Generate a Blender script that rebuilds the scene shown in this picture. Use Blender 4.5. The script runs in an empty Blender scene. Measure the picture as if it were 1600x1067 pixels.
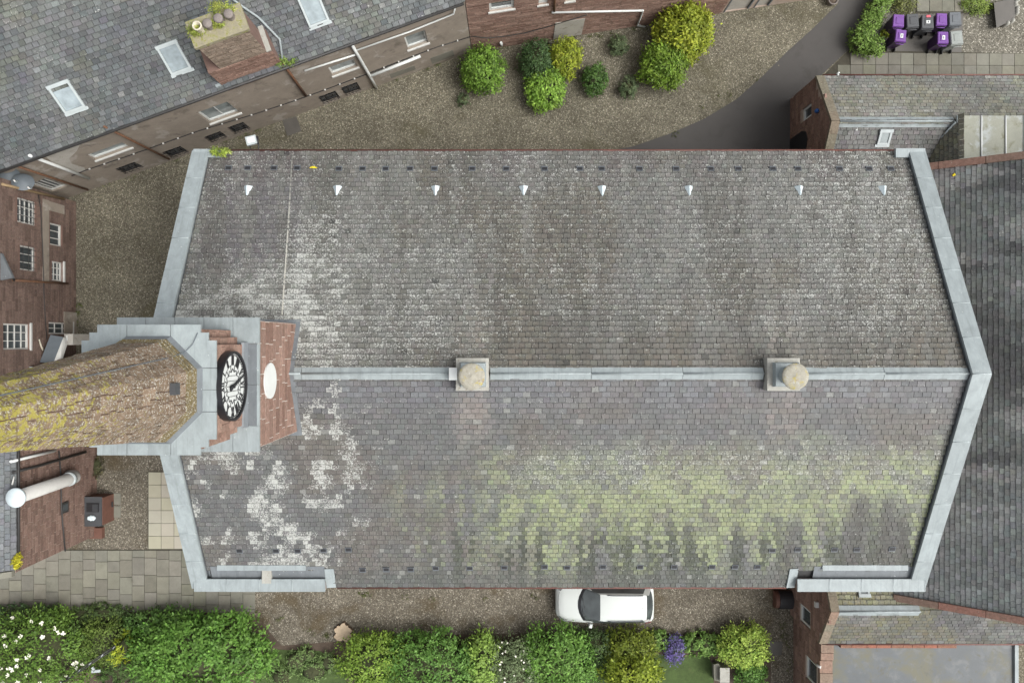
import bpy, math, random
import numpy as np
from mathutils import Matrix, Vector

random.seed(7)
RNG = np.random.default_rng(7)
R = math.radians
scene = bpy.context.scene
COL = scene.collection

# ------------------------------------------------------------------ camera
CAM_H = 35.0            # drone height, looking straight down
F = 1130.0              # focal length in pixels of a 1600 px wide picture
cam_d = bpy.data.cameras.new('camera')
cam_d.sensor_width = 36.0
cam_d.lens = 36.0 * F / 1600.0
cam_d.clip_start = 0.5
cam_d.clip_end = 1000.0
cam = bpy.data.objects.new('camera', cam_d)
cam.location = (0, 0, CAM_H)
COL.objects.link(cam)
scene.camera = cam
scene.render.resolution_x = 1024
scene.render.resolution_y = 682

# ------------------------------------------------------------------ sky, sun, exposure (bright overcast)
world = bpy.data.worlds.new('World')
scene.world = world
world.use_nodes = True
wn = world.node_tree.nodes
wl = world.node_tree.links
bgn = wn['Background']
sky = wn.new('ShaderNodeTexSky')
sky.sky_type = 'NISHITA'
sky.sun_disc = False
sky.sun_elevation = R(52)
sky.sun_rotation = R(108)
sky.air_density = 1.0
sky.dust_density = 6.0
sky.ozone_density = 1.0
hsv = wn.new('ShaderNodeHueSaturation')
hsv.inputs['Saturation'].default_value = 0.22
wl.new(sky.outputs[0], hsv.inputs['Color'])
wl.new(hsv.outputs[0], bgn.inputs[0])
bgn.inputs[1].default_value = 0.15
sun_d = bpy.data.lights.new('sun', 'SUN')
sun_d.energy = 0.72
sun_d.angle = R(40)
sun_d.color = (1.0, 0.99, 0.945)
sun = bpy.data.objects.new('sun', sun_d)
COL.objects.link(sun)
sun.rotation_euler = Vector((-0.74, 0.24, -1.0)).to_track_quat('-Z', 'Y').to_euler()
scene.view_settings.view_transform = 'Standard'
scene.view_settings.look = 'None'
scene.view_settings.gamma = 1.0
scene.view_settings.use_curve_mapping = False
scene.view_settings.exposure = 0.76


# ------------------------------------------------------------------ helpers
def W(u, v, z=0.0):
    """photo pixel (1600 px wide) seen at height z -> point in the place"""
    k = (CAM_H - z) / F
    return np.array([(u - 800.0) * k, -(v - 533.5) * k, z])


def UV(P):
    P = np.asarray(P, float)
    k = F / (CAM_H - P[..., 2])
    return 800 + P[..., 0] * k, 533.5 - P[..., 1] * k


def nrm(v):
    v = np.asarray(v, float)
    return v / np.linalg.norm(v)


_perm = RNG.random((256, 256))


def vnoise(x, y, seed=0):
    x = np.asarray(x, float) + seed * 17.3
    y = np.asarray(y, float) + seed * 9.7
    xi = np.floor(x).astype(int)
    yi = np.floor(y).astype(int)
    fx = x - xi
    fy = y - yi
    fx = fx * fx * (3 - 2 * fx)
    fy = fy * fy * (3 - 2 * fy)
    g = lambda a, b: _perm[a & 255, b & 255]
    return (g(xi, yi) * (1 - fx) + g(xi + 1, yi) * fx) * (1 - fy) + (g(xi, yi + 1) * (1 - fx) + g(xi + 1, yi + 1) * fx) * fy


def fbm(x, y, seed=0, o=4):
    s = 0
    a = 0.5
    t = 0
    for i in range(o):
        s = s + a * vnoise(x * 2 ** i, y * 2 ** i, seed + i)
        t += a
        a *= 0.55
    return s / t


def sst(a, b, x):
    t = np.clip((np.asarray(x, float) - a) / (b - a), 0, 1)
    return t * t * (3 - 2 * t)


def set_props(o, label=None, cat=None, group=None, kind=None):
    if label:
        o['label'] = label
    if cat:
        o['category'] = cat
    if group:
        o['group'] = group
    if kind:
        o['kind'] = kind
    return o


def put(o, parent=None):
    COL.objects.link(o)
    if parent is not None:
        o.parent = parent
        o.matrix_parent_inverse = Matrix.Translation(-Vector(parent.get('_o', (0, 0, 0)))) if not parent.get('_local') else Matrix.Identity(4)
    return o


def thing(name, label, cat, loc=(0, 0, 0), group=None, local=False, rz=0.0):
    """Empty at the base of a thing; parts are written in place coordinates unless local"""
    o = bpy.data.objects.new(name, None)
    o.empty_display_size = 0.3
    COL.objects.link(o)
    o.location = tuple(float(c) for c in loc)
    o.rotation_euler.z = rz
    set_props(o, label, cat, group)
    if local:
        o['_local'] = 1
    else:
        o['_o'] = [float(c) for c in loc]
    return o


class MB:
    """collects faces into one mesh"""

    def __init__(self):
        self.v = []
        self.f = []
        self.c = []
        self.smooth = []

    def add(self, vs, fs, col=(1, 1, 1, 1), smooth=False):
        b = len(self.v)
        self.v.extend([tuple(float(t) for t in p) for p in vs])
        for f in fs:
            self.f.append(tuple(b + i for i in f))
            self.smooth.append(smooth)
        self.c.extend([col] * len(vs))
        return self

    def box(self, c, h, ax=None, col=(1, 1, 1, 1), taper=1.0):
        c = np.asarray(c, float)
        X, Y, Z = (np.eye(3) if ax is None else np.asarray(ax, float))
        vs = []
        for k in (-1, 1):
            t = taper if k > 0 else 1.0
            for j, i in ((-1, -1), (-1, 1), (1, 1), (1, -1)):
                vs.append(c + X * h[0] * i * t + Y * h[1] * j * t + Z * h[2] * k)
        return self.add(vs, [(3, 2, 1, 0), (4, 5, 6, 7), (0, 1, 5, 4), (1, 2, 6, 5), (2, 3, 7, 6), (3, 0, 4, 7)], col)

    def hexa(self, lo, hi, col=(1, 1, 1, 1)):
        n = len(lo)
        fs = [tuple(range(n - 1, -1, -1)), tuple(range(n, 2 * n))]
        for i in range(n):
            j = (i + 1) % n
            fs.append((i, j, n + j, n + i))
        return self.add(list(lo) + list(hi), fs, col)

    def prism(self, poly, z0, z1, col=(1, 1, 1, 1)):
        poly = ccw(poly)
        return self.hexa([(p[0], p[1], z0) for p in poly], [(p[0], p[1], z1) for p in poly], col)

    def tube(self, pts, r, n=8, col=(1, 1, 1, 1), caps=True):
        pts = [np.asarray(p, float) for p in pts]
        rs = r if isinstance(r, (list, tuple)) else [r] * len(pts)
        rings = []
        pa = None
        for i, p in enumerate(pts):
            t = nrm(pts[min(i + 1, len(pts) - 1)] - pts[max(i - 1, 0)])
            a = pa - t * np.dot(pa, t) if pa is not None else np.cross(t, (0, 0, 1) if abs(t[2]) < .9 else (1, 0, 0))
            a = nrm(a)
            pa = a
            b = np.cross(t, a)
            rings.append([p + rs[i] * (a * math.cos(2 * math.pi * k / n) + b * math.sin(2 * math.pi * k / n)) for k in range(n)])
        vs = [q for rg in rings for q in rg]
        fs = []
        for i in range(len(pts) - 1):
            for k in range(n):
                m = (k + 1) % n
                fs.append((i * n + k, i * n + m, (i + 1) * n + m, (i + 1) * n + k))
        self.add(vs, fs, col, True)
        if caps:
            b = len(self.v) - len(vs)
            self.f.append(tuple(b + k for k in range(n - 1, -1, -1)))
            self.f.append(tuple(b + (len(pts) - 1) * n + k for k in range(n)))
            self.smooth += [False, False]
        return self

    def lathe(self, c, prof, n=24, col=(1, 1, 1, 1), smooth=True, cap=True):
        vs = []
        for (r, z) in prof:
            for k in range(n):
                a = 2 * math.pi * k / n
                vs.append((c[0] + r * math.cos(a), c[1] + r * math.sin(a), c[2] + z))
        fs = []
        for i in range(len(prof) - 1):
            for k in range(n):
                m = (k + 1) % n
                fs.append((i * n + k, i * n + m, (i + 1) * n + m, (i + 1) * n + k))
        self.add(vs, fs, col, smooth)
        if cap:
            b = len(self.v) - len(vs)
            self.f.append(tuple(b + (len(prof) - 1) * n + k for k in range(n)))
            self.smooth.append(False)
        return self

    def build(self, name, mat, parent=None, **kw):
        me = bpy.data.meshes.new(name)
        me.from_pydata(self.v, [], self.f)
        a = me.color_attributes.new('Col', 'FLOAT_COLOR', 'POINT')
        a.data.foreach_set('color', np.asarray(self.c, np.float32).ravel())
        me.polygons.foreach_set('use_smooth', self.smooth)
        me.materials.append(mat)
        me.update()
        o = bpy.data.objects.new(name, me)
        put(o, parent)
        set_props(o, **kw)
        return o


def ccw(poly):
    a = 0
    for i in range(len(poly)):
        x0, y0 = poly[i][:2]
        x1, y1 = poly[(i + 1) % len(poly)][:2]
        a += x0 * y1 - x1 * y0
    return list(poly) if a > 0 else list(poly)[::-1]


def mesh_np(name, V, Q, C, mat, parent=None, st=None, **kw):
    """big mesh from arrays: V (n,3), Q (m,4), C (n,4)"""
    me = bpy.data.meshes.new(name)
    V = np.asarray(V, np.float32)
    Q = np.asarray(Q, np.int32)
    me.vertices.add(len(V))
    me.vertices.foreach_set('co', V.ravel())
    me.loops.add(Q.size)
    me.loops.foreach_set('vertex_index', Q.ravel())
    me.polygons.add(len(Q))
    me.polygons.foreach_set('loop_start', np.arange(len(Q), dtype=np.int32) * Q.shape[1])
    me.polygons.foreach_set('use_smooth', np.zeros(len(Q), bool))
    me.update(calc_edges=True)
    a = me.color_attributes.new('Col', 'FLOAT_COLOR', 'POINT')
    a.data.foreach_set('color', np.asarray(C, np.float32).ravel())
    if st is not None:
        b = me.attributes.new('st', 'FLOAT_VECTOR', 'POINT')
        b.data.foreach_set('vector', np.asarray(st, np.float32).ravel())
    me.materials.append(mat)
    me.validate()
    o = bpy.data.objects.new(name, me)
    put(o, parent)
    set_props(o, **kw)
    return o


# ------------------------------------------------------------------ materials
def nt(m):
    return m.node_tree.nodes, m.node_tree.links


def math_node(n, l, op, a, b=None, clamp=False):
    x = n.new('ShaderNodeMath')
    x.operation = op
    x.use_clamp = clamp
    for i, t in enumerate((a, b)):
        if t is None:
            continue
        if isinstance(t, (int, float)):
            x.inputs[i].default_value = t
        else:
            l.new(t, x.inputs[i])
    return x.outputs[0]


def mixc(n, l, fac, a, b, mode='MIX'):
    x = n.new('ShaderNodeMix')
    x.data_type = 'RGBA'
    x.blend_type = mode
    for s, t in ((x.inputs[0], fac), (x.inputs[6], a), (x.inputs[7], b)):
        if isinstance(t, (int, float)):
            s.default_value = t
        elif isinstance(t, tuple):
            s.default_value = (*t[:3], 1)
        else:
            l.new(t, s)
    return x.outputs[2]


def noise(n, l, vec, scale, detail=4, rough=.6, dist=0):
    x = n.new('ShaderNodeTexNoise')
    x.inputs['Scale'].default_value = scale
    x.inputs['Detail'].default_value = detail
    x.inputs['Roughness'].default_value = rough
    x.inputs['Distortion'].default_value = dist
    l.new(vec, x.inputs['Vector'])
    return x.outputs[0]


def ramp(n, l, val, stops):
    x = n.new('ShaderNodeValToRGB')
    e = x.color_ramp.elements
    while len(e) < len(stops):
        e.new(0.5)
    for i, (p, c) in enumerate(stops):
        e[i].position = p
        e[i].color = (*c, 1) if len(c) == 3 else c
    l.new(val, x.inputs[0])
    return x.outputs[0]


def remap(n, l, v, a, b):
    x = n.new('ShaderNodeMapRange')
    x.inputs[1].default_value = a
    x.inputs[2].default_value = b
    l.new(v, x.inputs[0])
    return x.outputs[0]


def bump(n, l, h, strength, dist=.02):
    x = n.new('ShaderNodeBump')
    x.inputs['Strength'].default_value = strength
    x.inputs['Distance'].default_value = dist
    l.new(h, x.inputs['Height'])
    return x.outputs[0]


def base_mat(name):
    m = bpy.data.materials.new(name)
    m.use_nodes = True
    n, l = nt(m)
    p = n['Principled BSDF']
    g = n.new('ShaderNodeNewGeometry')
    return m, n, l, p, g.outputs['Position']


def tinted(n, l):
    """attribute colour x object colour"""
    a = n.new('ShaderNodeAttribute')
    a.attribute_name = 'Col'
    o = n.new('ShaderNodeObjectInfo')
    c = mixc(n, l, 1.0, a.outputs['Color'], o.outputs['Color'], 'MULTIPLY')
    al = math_node(n, l, 'MULTIPLY', a.outputs['Alpha'], o.outputs['Alpha'])
    return c, al


def simple(name, c, rough=.6, var=.15, scale=6, b=0.0, bscale=40, metal=0.0, spec=.5, stains=None, tint=True):
    """plain surface with uneven tone, grain and optional stains [(colour, scale, lo, hi)]"""
    m, n, l, p, pos = base_mat(name)
    f = noise(n, l, pos, scale, 5, .65)
    k = remap(n, l, f, .25, .75)
    col = mixc(n, l, k, tuple(x * (1 - var) for x in c), tuple(min(1, x * (1 + var)) for x in c))
    f2 = noise(n, l, pos, bscale, 3, .6)
    k2 = remap(n, l, f2, .2, .8)
    col = mixc(n, l, 1.0, col, mixc(n, l, k2, (1 - var * .7,) * 3, (1 + var * .7,) * 3), 'MULTIPLY')
    for i, (sc, ss, lo, hi) in enumerate(stains or []):
        q = remap(n, l, noise(n, l, pos, ss, 6, .68, .4), lo, hi)
        col = mixc(n, l, q, col, sc)
    if tint:
        tc, _ = tinted(n, l)
        col = mixc(n, l, 1.0, col, tc, 'MULTIPLY')
    l.new(col, p.inputs['Base Color'])
    p.inputs['Roughness'].default_value = rough
    p.inputs['Metallic'].default_value = metal
    p.inputs['Specular IOR Level'].default_value = spec
    if b:
        l.new(bump(n, l, f2, b, .01), p.inputs['Normal'])
    return m


def slate_mat():
    m, n, l, p, pos = base_mat('slate')
    c, al = tinted(n, l)
    s = n.new('ShaderNodeAttribute')
    s.attribute_name = 'st'
    sp = n.new('ShaderNodeSeparateXYZ')
    l.new(s.outputs['Vector'], sp.inputs[0])
    f1 = noise(n, l, pos, 24, 4, .65)
    c = mixc(n, l, 1.0, c, mixc(n, l, remap(n, l, f1, .25, .75), (.72,) * 3, (1.26,) * 3), 'MULTIPLY')
    f3 = noise(n, l, pos, 3.1, 4, .6)
    c = mixc(n, l, 1.0, c, mixc(n, l, remap(n, l, f3, .3, .7), (.88, .87, .87), (1.1, 1.1, 1.08)), 'MULTIPLY')
    sg_ = n.new('ShaderNodeSeparateColor')
    l.new(c, sg_.inputs[0])
    gm = math_node(n, l, 'DIVIDE', math_node(n, l, 'SUBTRACT', sg_.outputs[1], sg_.outputs[2]), math_node(n, l, 'ADD', sg_.outputs[1], .001))
    gm = remap(n, l, gm, .08, .25)
    qm = remap(n, l, noise(n, l, pos, 5.5, 7, .75, .2), .50, .62)
    c = mixc(n, l, math_node(n, l, 'MULTIPLY', math_node(n, l, 'MULTIPLY', qm, gm), .72), c, (.105, .112, .108))
    # dark tail band: contact shade of the course step put into the colour
    tail_e = remap(n, l, sp.outputs['Y'], .17, .05)
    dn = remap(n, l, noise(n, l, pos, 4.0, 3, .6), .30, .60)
    dk_ = math_node(n, l, 'MULTIPLY', tail_e, math_node(n, l, 'ADD', .35, math_node(n, l, 'MULTIPLY', dn, .4)))
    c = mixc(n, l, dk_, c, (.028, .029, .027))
    # lichen: thicker along the tails and side joints
    e1 = remap(n, l, sp.outputs['Y'], .42, .12)
    xs = math_node(n, l, 'MINIMUM', sp.outputs['X'], math_node(n, l, 'SUBTRACT', 1.0, sp.outputs['X']))
    e2 = remap(n, l, xs, .14, .0)
    e = math_node(n, l, 'MAXIMUM', e1, e2)
    mpn = n.new('ShaderNodeMapping')
    mpn.inputs['Scale'].default_value = (.75, 1.15, 1.0)
    l.new(pos, mpn.inputs[0])
    f2 = noise(n, l, mpn.outputs[0], 5.0, 7, .74)
    q = math_node(n, l, 'ADD', f2, math_node(n, l, 'MULTIPLY', e, .04))
    thr = math_node(n, l, 'SUBTRACT', .96, math_node(n, l, 'MULTIPLY', al, .43))
    q = math_node(n, l, 'DIVIDE', math_node(n, l, 'SUBTRACT', q, thr), .04, True)
    f5 = noise(n, l, pos, 19.0, 4, .78)
    qb = math_node(n, l, 'ADD', f5, math_node(n, l, 'MULTIPLY', e, .05))
    thb = math_node(n, l, 'SUBTRACT', .75, math_node(n, l, 'MULTIPLY', al, .29))
    qb = math_node(n, l, 'DIVIDE', math_node(n, l, 'SUBTRACT', qb, thb), .04, True)
    q = math_node(n, l, 'MAXIMUM', q, qb)
    sc = n.new('ShaderNodeSeparateColor')
    l.new(c, sc.inputs[0])
    gr = math_node(n, l, 'DIVIDE', math_node(n, l, 'SUBTRACT', sc.outputs[1], sc.outputs[2]), math_node(n, l, 'ADD', sc.outputs[1], .001))
    lc = mixc(n, l, remap(n, l, gr, .12, .42), (.43, .44, .41), (.30, .315, .20))
    q = math_node(n, l, 'MULTIPLY', q, math_node(n, l, 'SUBTRACT', 1.0, math_node(n, l, 'MULTIPLY', dk_, .9)))
    c = mixc(n, l, math_node(n, l, 'MULTIPLY', q, .85), c, lc)
    l.new(c, p.inputs['Base Color'])
    p.inputs['Roughness'].default_value = .62
    p.inputs['Specular IOR Level'].default_value = .35
    l.new(bump(n, l, f1, .5, .012), p.inputs['Normal'])
    return m


def stone_mat(name, lichen=0.0, yellow=False):
    m, n, l, p, pos = base_mat(name)
    c, al = tinted(n, l)
    f = noise(n, l, pos, 9, 6, .7)
    c = mixc(n, l, 1.0, c, mixc(n, l, remap(n, l, f, .25, .75), (.66, .64, .62), (1.3, 1.28, 1.25)), 'MULTIPLY')
    if lichen:
        q = remap(n, l, noise(n, l, pos, 21, 5, .78), .64 - .1 * lichen, .70 - .1 * lichen)
        c = mixc(n, l, math_node(n, l, 'MULTIPLY', q, .8), c, (.50, .50, .45))
        q2 = remap(n, l, noise(n, l, pos, 5.5, 6, .7, .3), .54, .66)
        c = mixc(n, l, math_node(n, l, 'MULTIPLY', q2, .55), c, (.105, .083, .06))
    if yellow:
        sx = n.new('ShaderNodeSeparateXYZ')
        l.new(pos, sx.inputs[0])
        hz = remap(n, l, sx.outputs[2], 16.5, 22.5)
        q3 = math_node(n, l, 'ADD', noise(n, l, pos, 6.5, 8, .78, .3), math_node(n, l, 'MULTIPLY', hz, .19))
        q3 = remap(n, l, q3, .655, .72)
        c = mixc(n, l, math_node(n, l, 'MULTIPLY', q3, .75), c, (.34, .31, .05))
    l.new(c, p.inputs['Base Color'])
    p.inputs['Roughness'].default_value = .9
    p.inputs['Specular IOR Level'].default_value = .2
    l.new(bump(n, l, f, .6, .02), p.inputs['Normal'])
    return m


def lead_mat(name, c, var=.14):
    m, n, l, p, pos = base_mat(name)
    mp = n.new('ShaderNodeMapping')
    mp.inputs['Scale'].default_value = (1.0, .5, 1.0)
    l.new(pos, mp.inputs[0])
    f = noise(n, l, mp.outputs[0], 3.5, 6, .7, .3)
    col = mixc(n, l, remap(n, l, f, .28, .72), tuple(x * (1 - var * 1.6) for x in c), tuple(x * (1 + var) for x in c))
    f2 = noise(n, l, pos, 22, 4, .7)
    sp = remap(n, l, noise(n, l, pos, 13, 2, .5), .73, .75)
    col = mixc(n, l, sp, col, (.46, .49, .49))
    dk = remap(n, l, noise(n, l, pos, 7, 5, .75), .62, .75)
    col = mixc(n, l, math_node(n, l, 'MULTIPLY', dk, .4), col, (.20, .215, .21))
    mp2 = n.new('ShaderNodeMapping')
    mp2.inputs['Scale'].default_value = (11.0, .55, .55)
    l.new(pos, mp2.inputs[0])
    stq = remap(n, l, noise(n, l, mp2.outputs[0], 1.0, 3, .6), .56, .70)
    col = mixc(n, l, math_node(n, l, 'MULTIPLY', stq, .45), col, tuple(x * .62 for x in c))
    tc, _ = tinted(n, l)
    col = mixc(n, l, 1.0, col, tc, 'MULTIPLY')
    l.new(col, p.inputs['Base Color'])
    p.inputs['Roughness'].default_value = .55
    p.inputs['Specular IOR Level'].default_value = .4
    l.new(bump(n, l, f, .25, .03), p.inputs['Normal'])
    return m


def gravel_mat(name, dark, mid, lite, tone=(.75, 1.2), sc=26, stains=None):
    m, n, l, p, pos = base_mat(name)
    v = n.new('ShaderNodeTexVoronoi')
    v.inputs['Scale'].default_value = sc
    l.new(pos, v.inputs['Vector'])
    s = n.new('ShaderNodeSeparateColor')
    l.new(v.outputs['Color'], s.inputs[0])
    c = ramp(n, l, s.outputs[0], [(0, dark), (.45, mid), (.8, mid), (.93, lite), (1, tuple(min(1, x * 1.7) for x in lite))])
    v2 = n.new('ShaderNodeTexVoronoi')
    v2.inputs['Scale'].default_value = sc * .55
    l.new(pos, v2.inputs['Vector'])
    s2 = n.new('ShaderNodeSeparateColor')
    l.new(v2.outputs['Color'], s2.inputs[0])
    c = mixc(n, l, 1.0, c, mixc(n, l, s2.outputs[1], (.72,) * 3, (1.28,) * 3), 'MULTIPLY')
    f = noise(n, l, pos, .55, 6, .65)
    c = mixc(n, l, 1.0, c, mixc(n, l, remap(n, l, f, .3, .7), (tone[0],) * 3, (tone[1],) * 3), 'MULTIPLY')
    for (scol, ss, lo, hi) in stains or []:
        q = remap(n, l, noise(n, l, pos, ss, 5, .6, .3), lo, hi)
        c = mixc(n, l, math_node(n, l, 'MULTIPLY', q, .7), c, scol)
    l.new(c, p.inputs['Base Color'])
    p.inputs['Roughness'].default_value = .95
    p.inputs['Specular IOR Level'].default_value = .15
    l.new(bump(n, l, v.outputs['Distance'], .9, .02), p.inputs['Normal'])
    return m


def leaf_mat(name='leaf'):
    m, n, l, p, pos = base_mat(name)
    c, al = tinted(n, l)
    f = noise(n, l, pos, 30, 2, .5)
    c = mixc(n, l, 1.0, c, mixc(n, l, f, (.75,) * 3, (1.25,) * 3), 'MULTIPLY')
    l.new(c, p.inputs['Base Color'])
    p.inputs['Roughness'].default_value = .55
    p.inputs['Specular IOR Level'].default_value = .3
    tr = n.new('ShaderNodeBsdfTranslucent')
    l.new(c, tr.inputs[0])
    mx = n.new('ShaderNodeMixShader')
    mx.inputs[0].default_value = .25
    l.new(p.outputs[0], mx.inputs[1])
    l.new(tr.outputs[0], mx.inputs[2])
    l.new(mx.outputs[0], n['Material Output'].inputs[0])
    return m


def glass_mat(name, c, rough=.06):
    m, n, l, p, pos = base_mat(name)
    f = noise(n, l, pos, 1.6, 3, .6)
    l.new(mixc(n, l, remap(n, l, f, .3, .7), tuple(x * .7 for x in c), tuple(x * 1.3 for x in c)), p.inputs['Base Color'])
    p.inputs['Roughness'].default_value = rough
    p.inputs['Specular IOR Level'].default_value = .8
    return m


M = {}
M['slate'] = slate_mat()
M['stone'] = stone_mat('sandstone', .25)
M['spire'] = stone_mat('lichen_sandstone', 1.05, True)
M['mortar'] = simple('mortar', (.36, .29, .24), .95, .2, 3, .4, 30)
M['mortar_pale'] = simple('pale_mortar', (.48, .44, .39), .95, .12, 3, .3, 30)
M['core'] = simple('masonry_core', (.16, .10, .08), .95, .2, 3, .4, 30)
M['lead'] = lead_mat('lead_sheet', (.272, .308, .312))
M['lead_dark'] = lead_mat('lead_weathered', (.15, .165, .175))
M['felt'] = simple('roof_underlay', (.045, .045, .045), .95, .2)
M['render'] = simple('cement_render', (.25, .215, .175), .9, .16, 1.6, .3, 25, stains=[((.33, .30, .26), .9, .56, .62), ((.14, .12, .095), 1.3, .58, .72), ((.42, .40, .35), 5, .70, .76)])
M['rend_pale'] = simple('pale_render', (.38, .36, .32), .9, .14, 2, .3, 25, stains=[((.26, .24, .20), 3, .56, .66)])
M['white'] = simple('white_paint', (.60, .62, .60), .4, .06, 3, tint=True)
M['offwhite'] = simple('offwhite_paint', (.55, .55, .52), .5, .1, 3)
M['pane'] = glass_mat('window_glass', (.05, .06, .065), .06)
M['pane_pale'] = glass_mat('skylight_glass', (.27, .32, .335), .12)
M['pane_mid'] = glass_mat('dull_glass', (.20, .23, .23), .15)
M['frame_grey'] = simple('grey_frame', (.38, .42, .42), .45, .1, 3)
M['iron'] = simple('black_iron', (.025, .024, .023), .55, .2, 6)
M['rust'] = simple('rusty_pipe', (.13, .065, .035), .7, .3, 6)
M['redgutter'] = simple('red_gutter', (.11, .04, .03), .55, .25, 2)
M['tan'] = simple('tan_pipe', (.28, .20, .11), .7, .2, 5)
M['gravel'] = gravel_mat('gravel', (.092, .083, .060), (.150, .138, .102), (.26, .24, .19), (.74, 1.2), 32, [((.085, .078, .045), .35, .56, .70)])
M['gravel_s'] = gravel_mat('drive_gravel', (.086, .075, .056), (.136, .121, .094), (.235, .215, .175), (.78, 1.18), 28, [((.075, .055, .028), .5, .55, .68)])
M['gravel_l'] = gravel_mat('pale_gravel', (.10, .092, .074), (.155, .145, .118), (.27, .255, .215), (.85, 1.15), 24)
M['asphalt'] = simple('asphalt', (.064, .060, .056), .85, .10, .7, .3, 60, stains=[((.05, .046, .042), .8, .55, .7)])
M['slab'] = simple('concrete_slab', (.165, .16, .13), .9, .16, 2.2, .3, 30, stains=[((.12, .115, .09), 1.5, .58, .74)])
M['slab_beige'] = simple('beige_slab', (.34, .32, .255), .85, .06, 2, .1, 40)
M['joint'] = simple('dark_joint', (.055, .05, .036), .95, .3, 6)
M['wet'] = simple('damp_concrete', (.085, .078, .068), .5, .2, 1.2, .1, 40)
M['pebble'] = simple('pale_pebble', (.24, .225, .18), .9, .2, 10)
M['soil'] = simple('soil', (.075, .055, .040), .95, .3, 3, .8, 20, stains=[((.13, .10, .07), 1.5, .55, .7)])
M['lawn'] = simple('grass_ground', (.052, .082, .022), .95, .35, 2.5, .8, 30, stains=[((.10, .085, .045), 1.2, .60, .75)])
M['leaf'] = leaf_mat()
M['twig'] = simple('twigs', (.045, .05, .02), .95, .3, 8)
M['bark'] = simple('bark', (.10, .07, .045), .95, .3, 8, .6, 30)
M['petal'] = simple('petals', (.80, .78, .66), .6, .06, 12)
M['carpaint'] = simple('white_car_paint', (.54, .57, .545), .22, .015, 2, spec=.5)
M['carglass'] = glass_mat('car_glass', (.07, .08, .08), .08)
M['black'] = simple('black_plastic', (.018, .018, .02), .45, .15, 6)
M['tyre'] = simple('tyre_rubber', (.02, .02, .02), .8, .15, 8)
M['chrome'] = simple('lamp_chrome', (.45, .47, .48), .2, .1, 8, metal=.6)
M['purple'] = simple('purple_plastic', (.135, .045, .235), .5, .18, 4)
M['purple_dark'] = simple('dark_purple_plastic', (.040, .016, .062), .45, .15, 3)
M['binblack'] = simple('charcoal_plastic', (.055, .058, .062), .5, .15, 3)
M['bingrey'] = simple('grey_plastic', (.10, .11, .12), .5, .12, 3)
M['bingreen'] = simple('bleached_grey_plastic', (.24, .26, .245), .6, .12, 3)
M['felt_flat'] = simple('flat_roof_felt', (.066, .076, .082), .55, .2, .8, .1, 30, stains=[((.085, .082, .048), .6, .46, .60), ((.105, .113, .115), 1.6, .52, .68), ((.06, .058, .04), 3.0, .58, .70)])
M['leadflat'] = simple('mossy_lead', (.24, .245, .195), .6, .15, 1.2, .2, 25, stains=[((.33, .35, .34), .9, .50, .60), ((.13, .12, .06), 1.6, .54, .68)])
M['clockblack'] = simple('clock_black', (.012, .012, .014), .4, .1, 5)
M['clockwhite'] = simple('clock_white', (.58, .605, .59), .45, .05, 5)
M['tanwood'] = simple('sawn_wood', (.46, .36, .25), .85, .16, 9, .3, 40)
M['brownwood'] = simple('brown_board', (.12, .055, .038), .7, .2, 4)
M['yellow'] = simple('yellow_lichen', (.62, .50, .02), .95, .25, 14, .8, 30)
M['blue'] = simple('blue_paint', (.02, .10, .32), .4, .1, 5)
M['flue'] = simple('flue_metal', (.46, .455, .43), .5, .1, 2.5)
M['capblue'] = simple('pale_metal', (.54, .62, .64), .45, .08, 3)
M['dish'] = simple('dish_grey', (.12, .14, .155), .55, .1, 5)
M['terracotta'] = simple('old_pot', (.19, .165, .15), .85, .2, 10)
M['cream'] = simple('cream_pot', (.50, .46, .36), .8, .1, 10)
M['vent_stone'] = simple('ventilator_cap', (.29, .275, .225), .9, .2, 7, .5, 25, stains=[((.34, .28, .07), 5, .54, .64), ((.20, .15, .11), 6, .58, .70), ((.42, .42, .40), 9, .6, .68)])
M['mossy_stone'] = simple('mossy_stone', (.26, .235, .16), .95, .2, 5, .4, 25, stains=[((.20, .20, .05), 5, .5, .62), ((.36, .34, .28), 8, .6, .7)])
M['pale_stone'] = simple('pale_plinth', (.33, .325, .29), .9, .15, 5, .3, 25, stains=[((.20, .17, .13), 6, .58, .7)])


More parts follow.
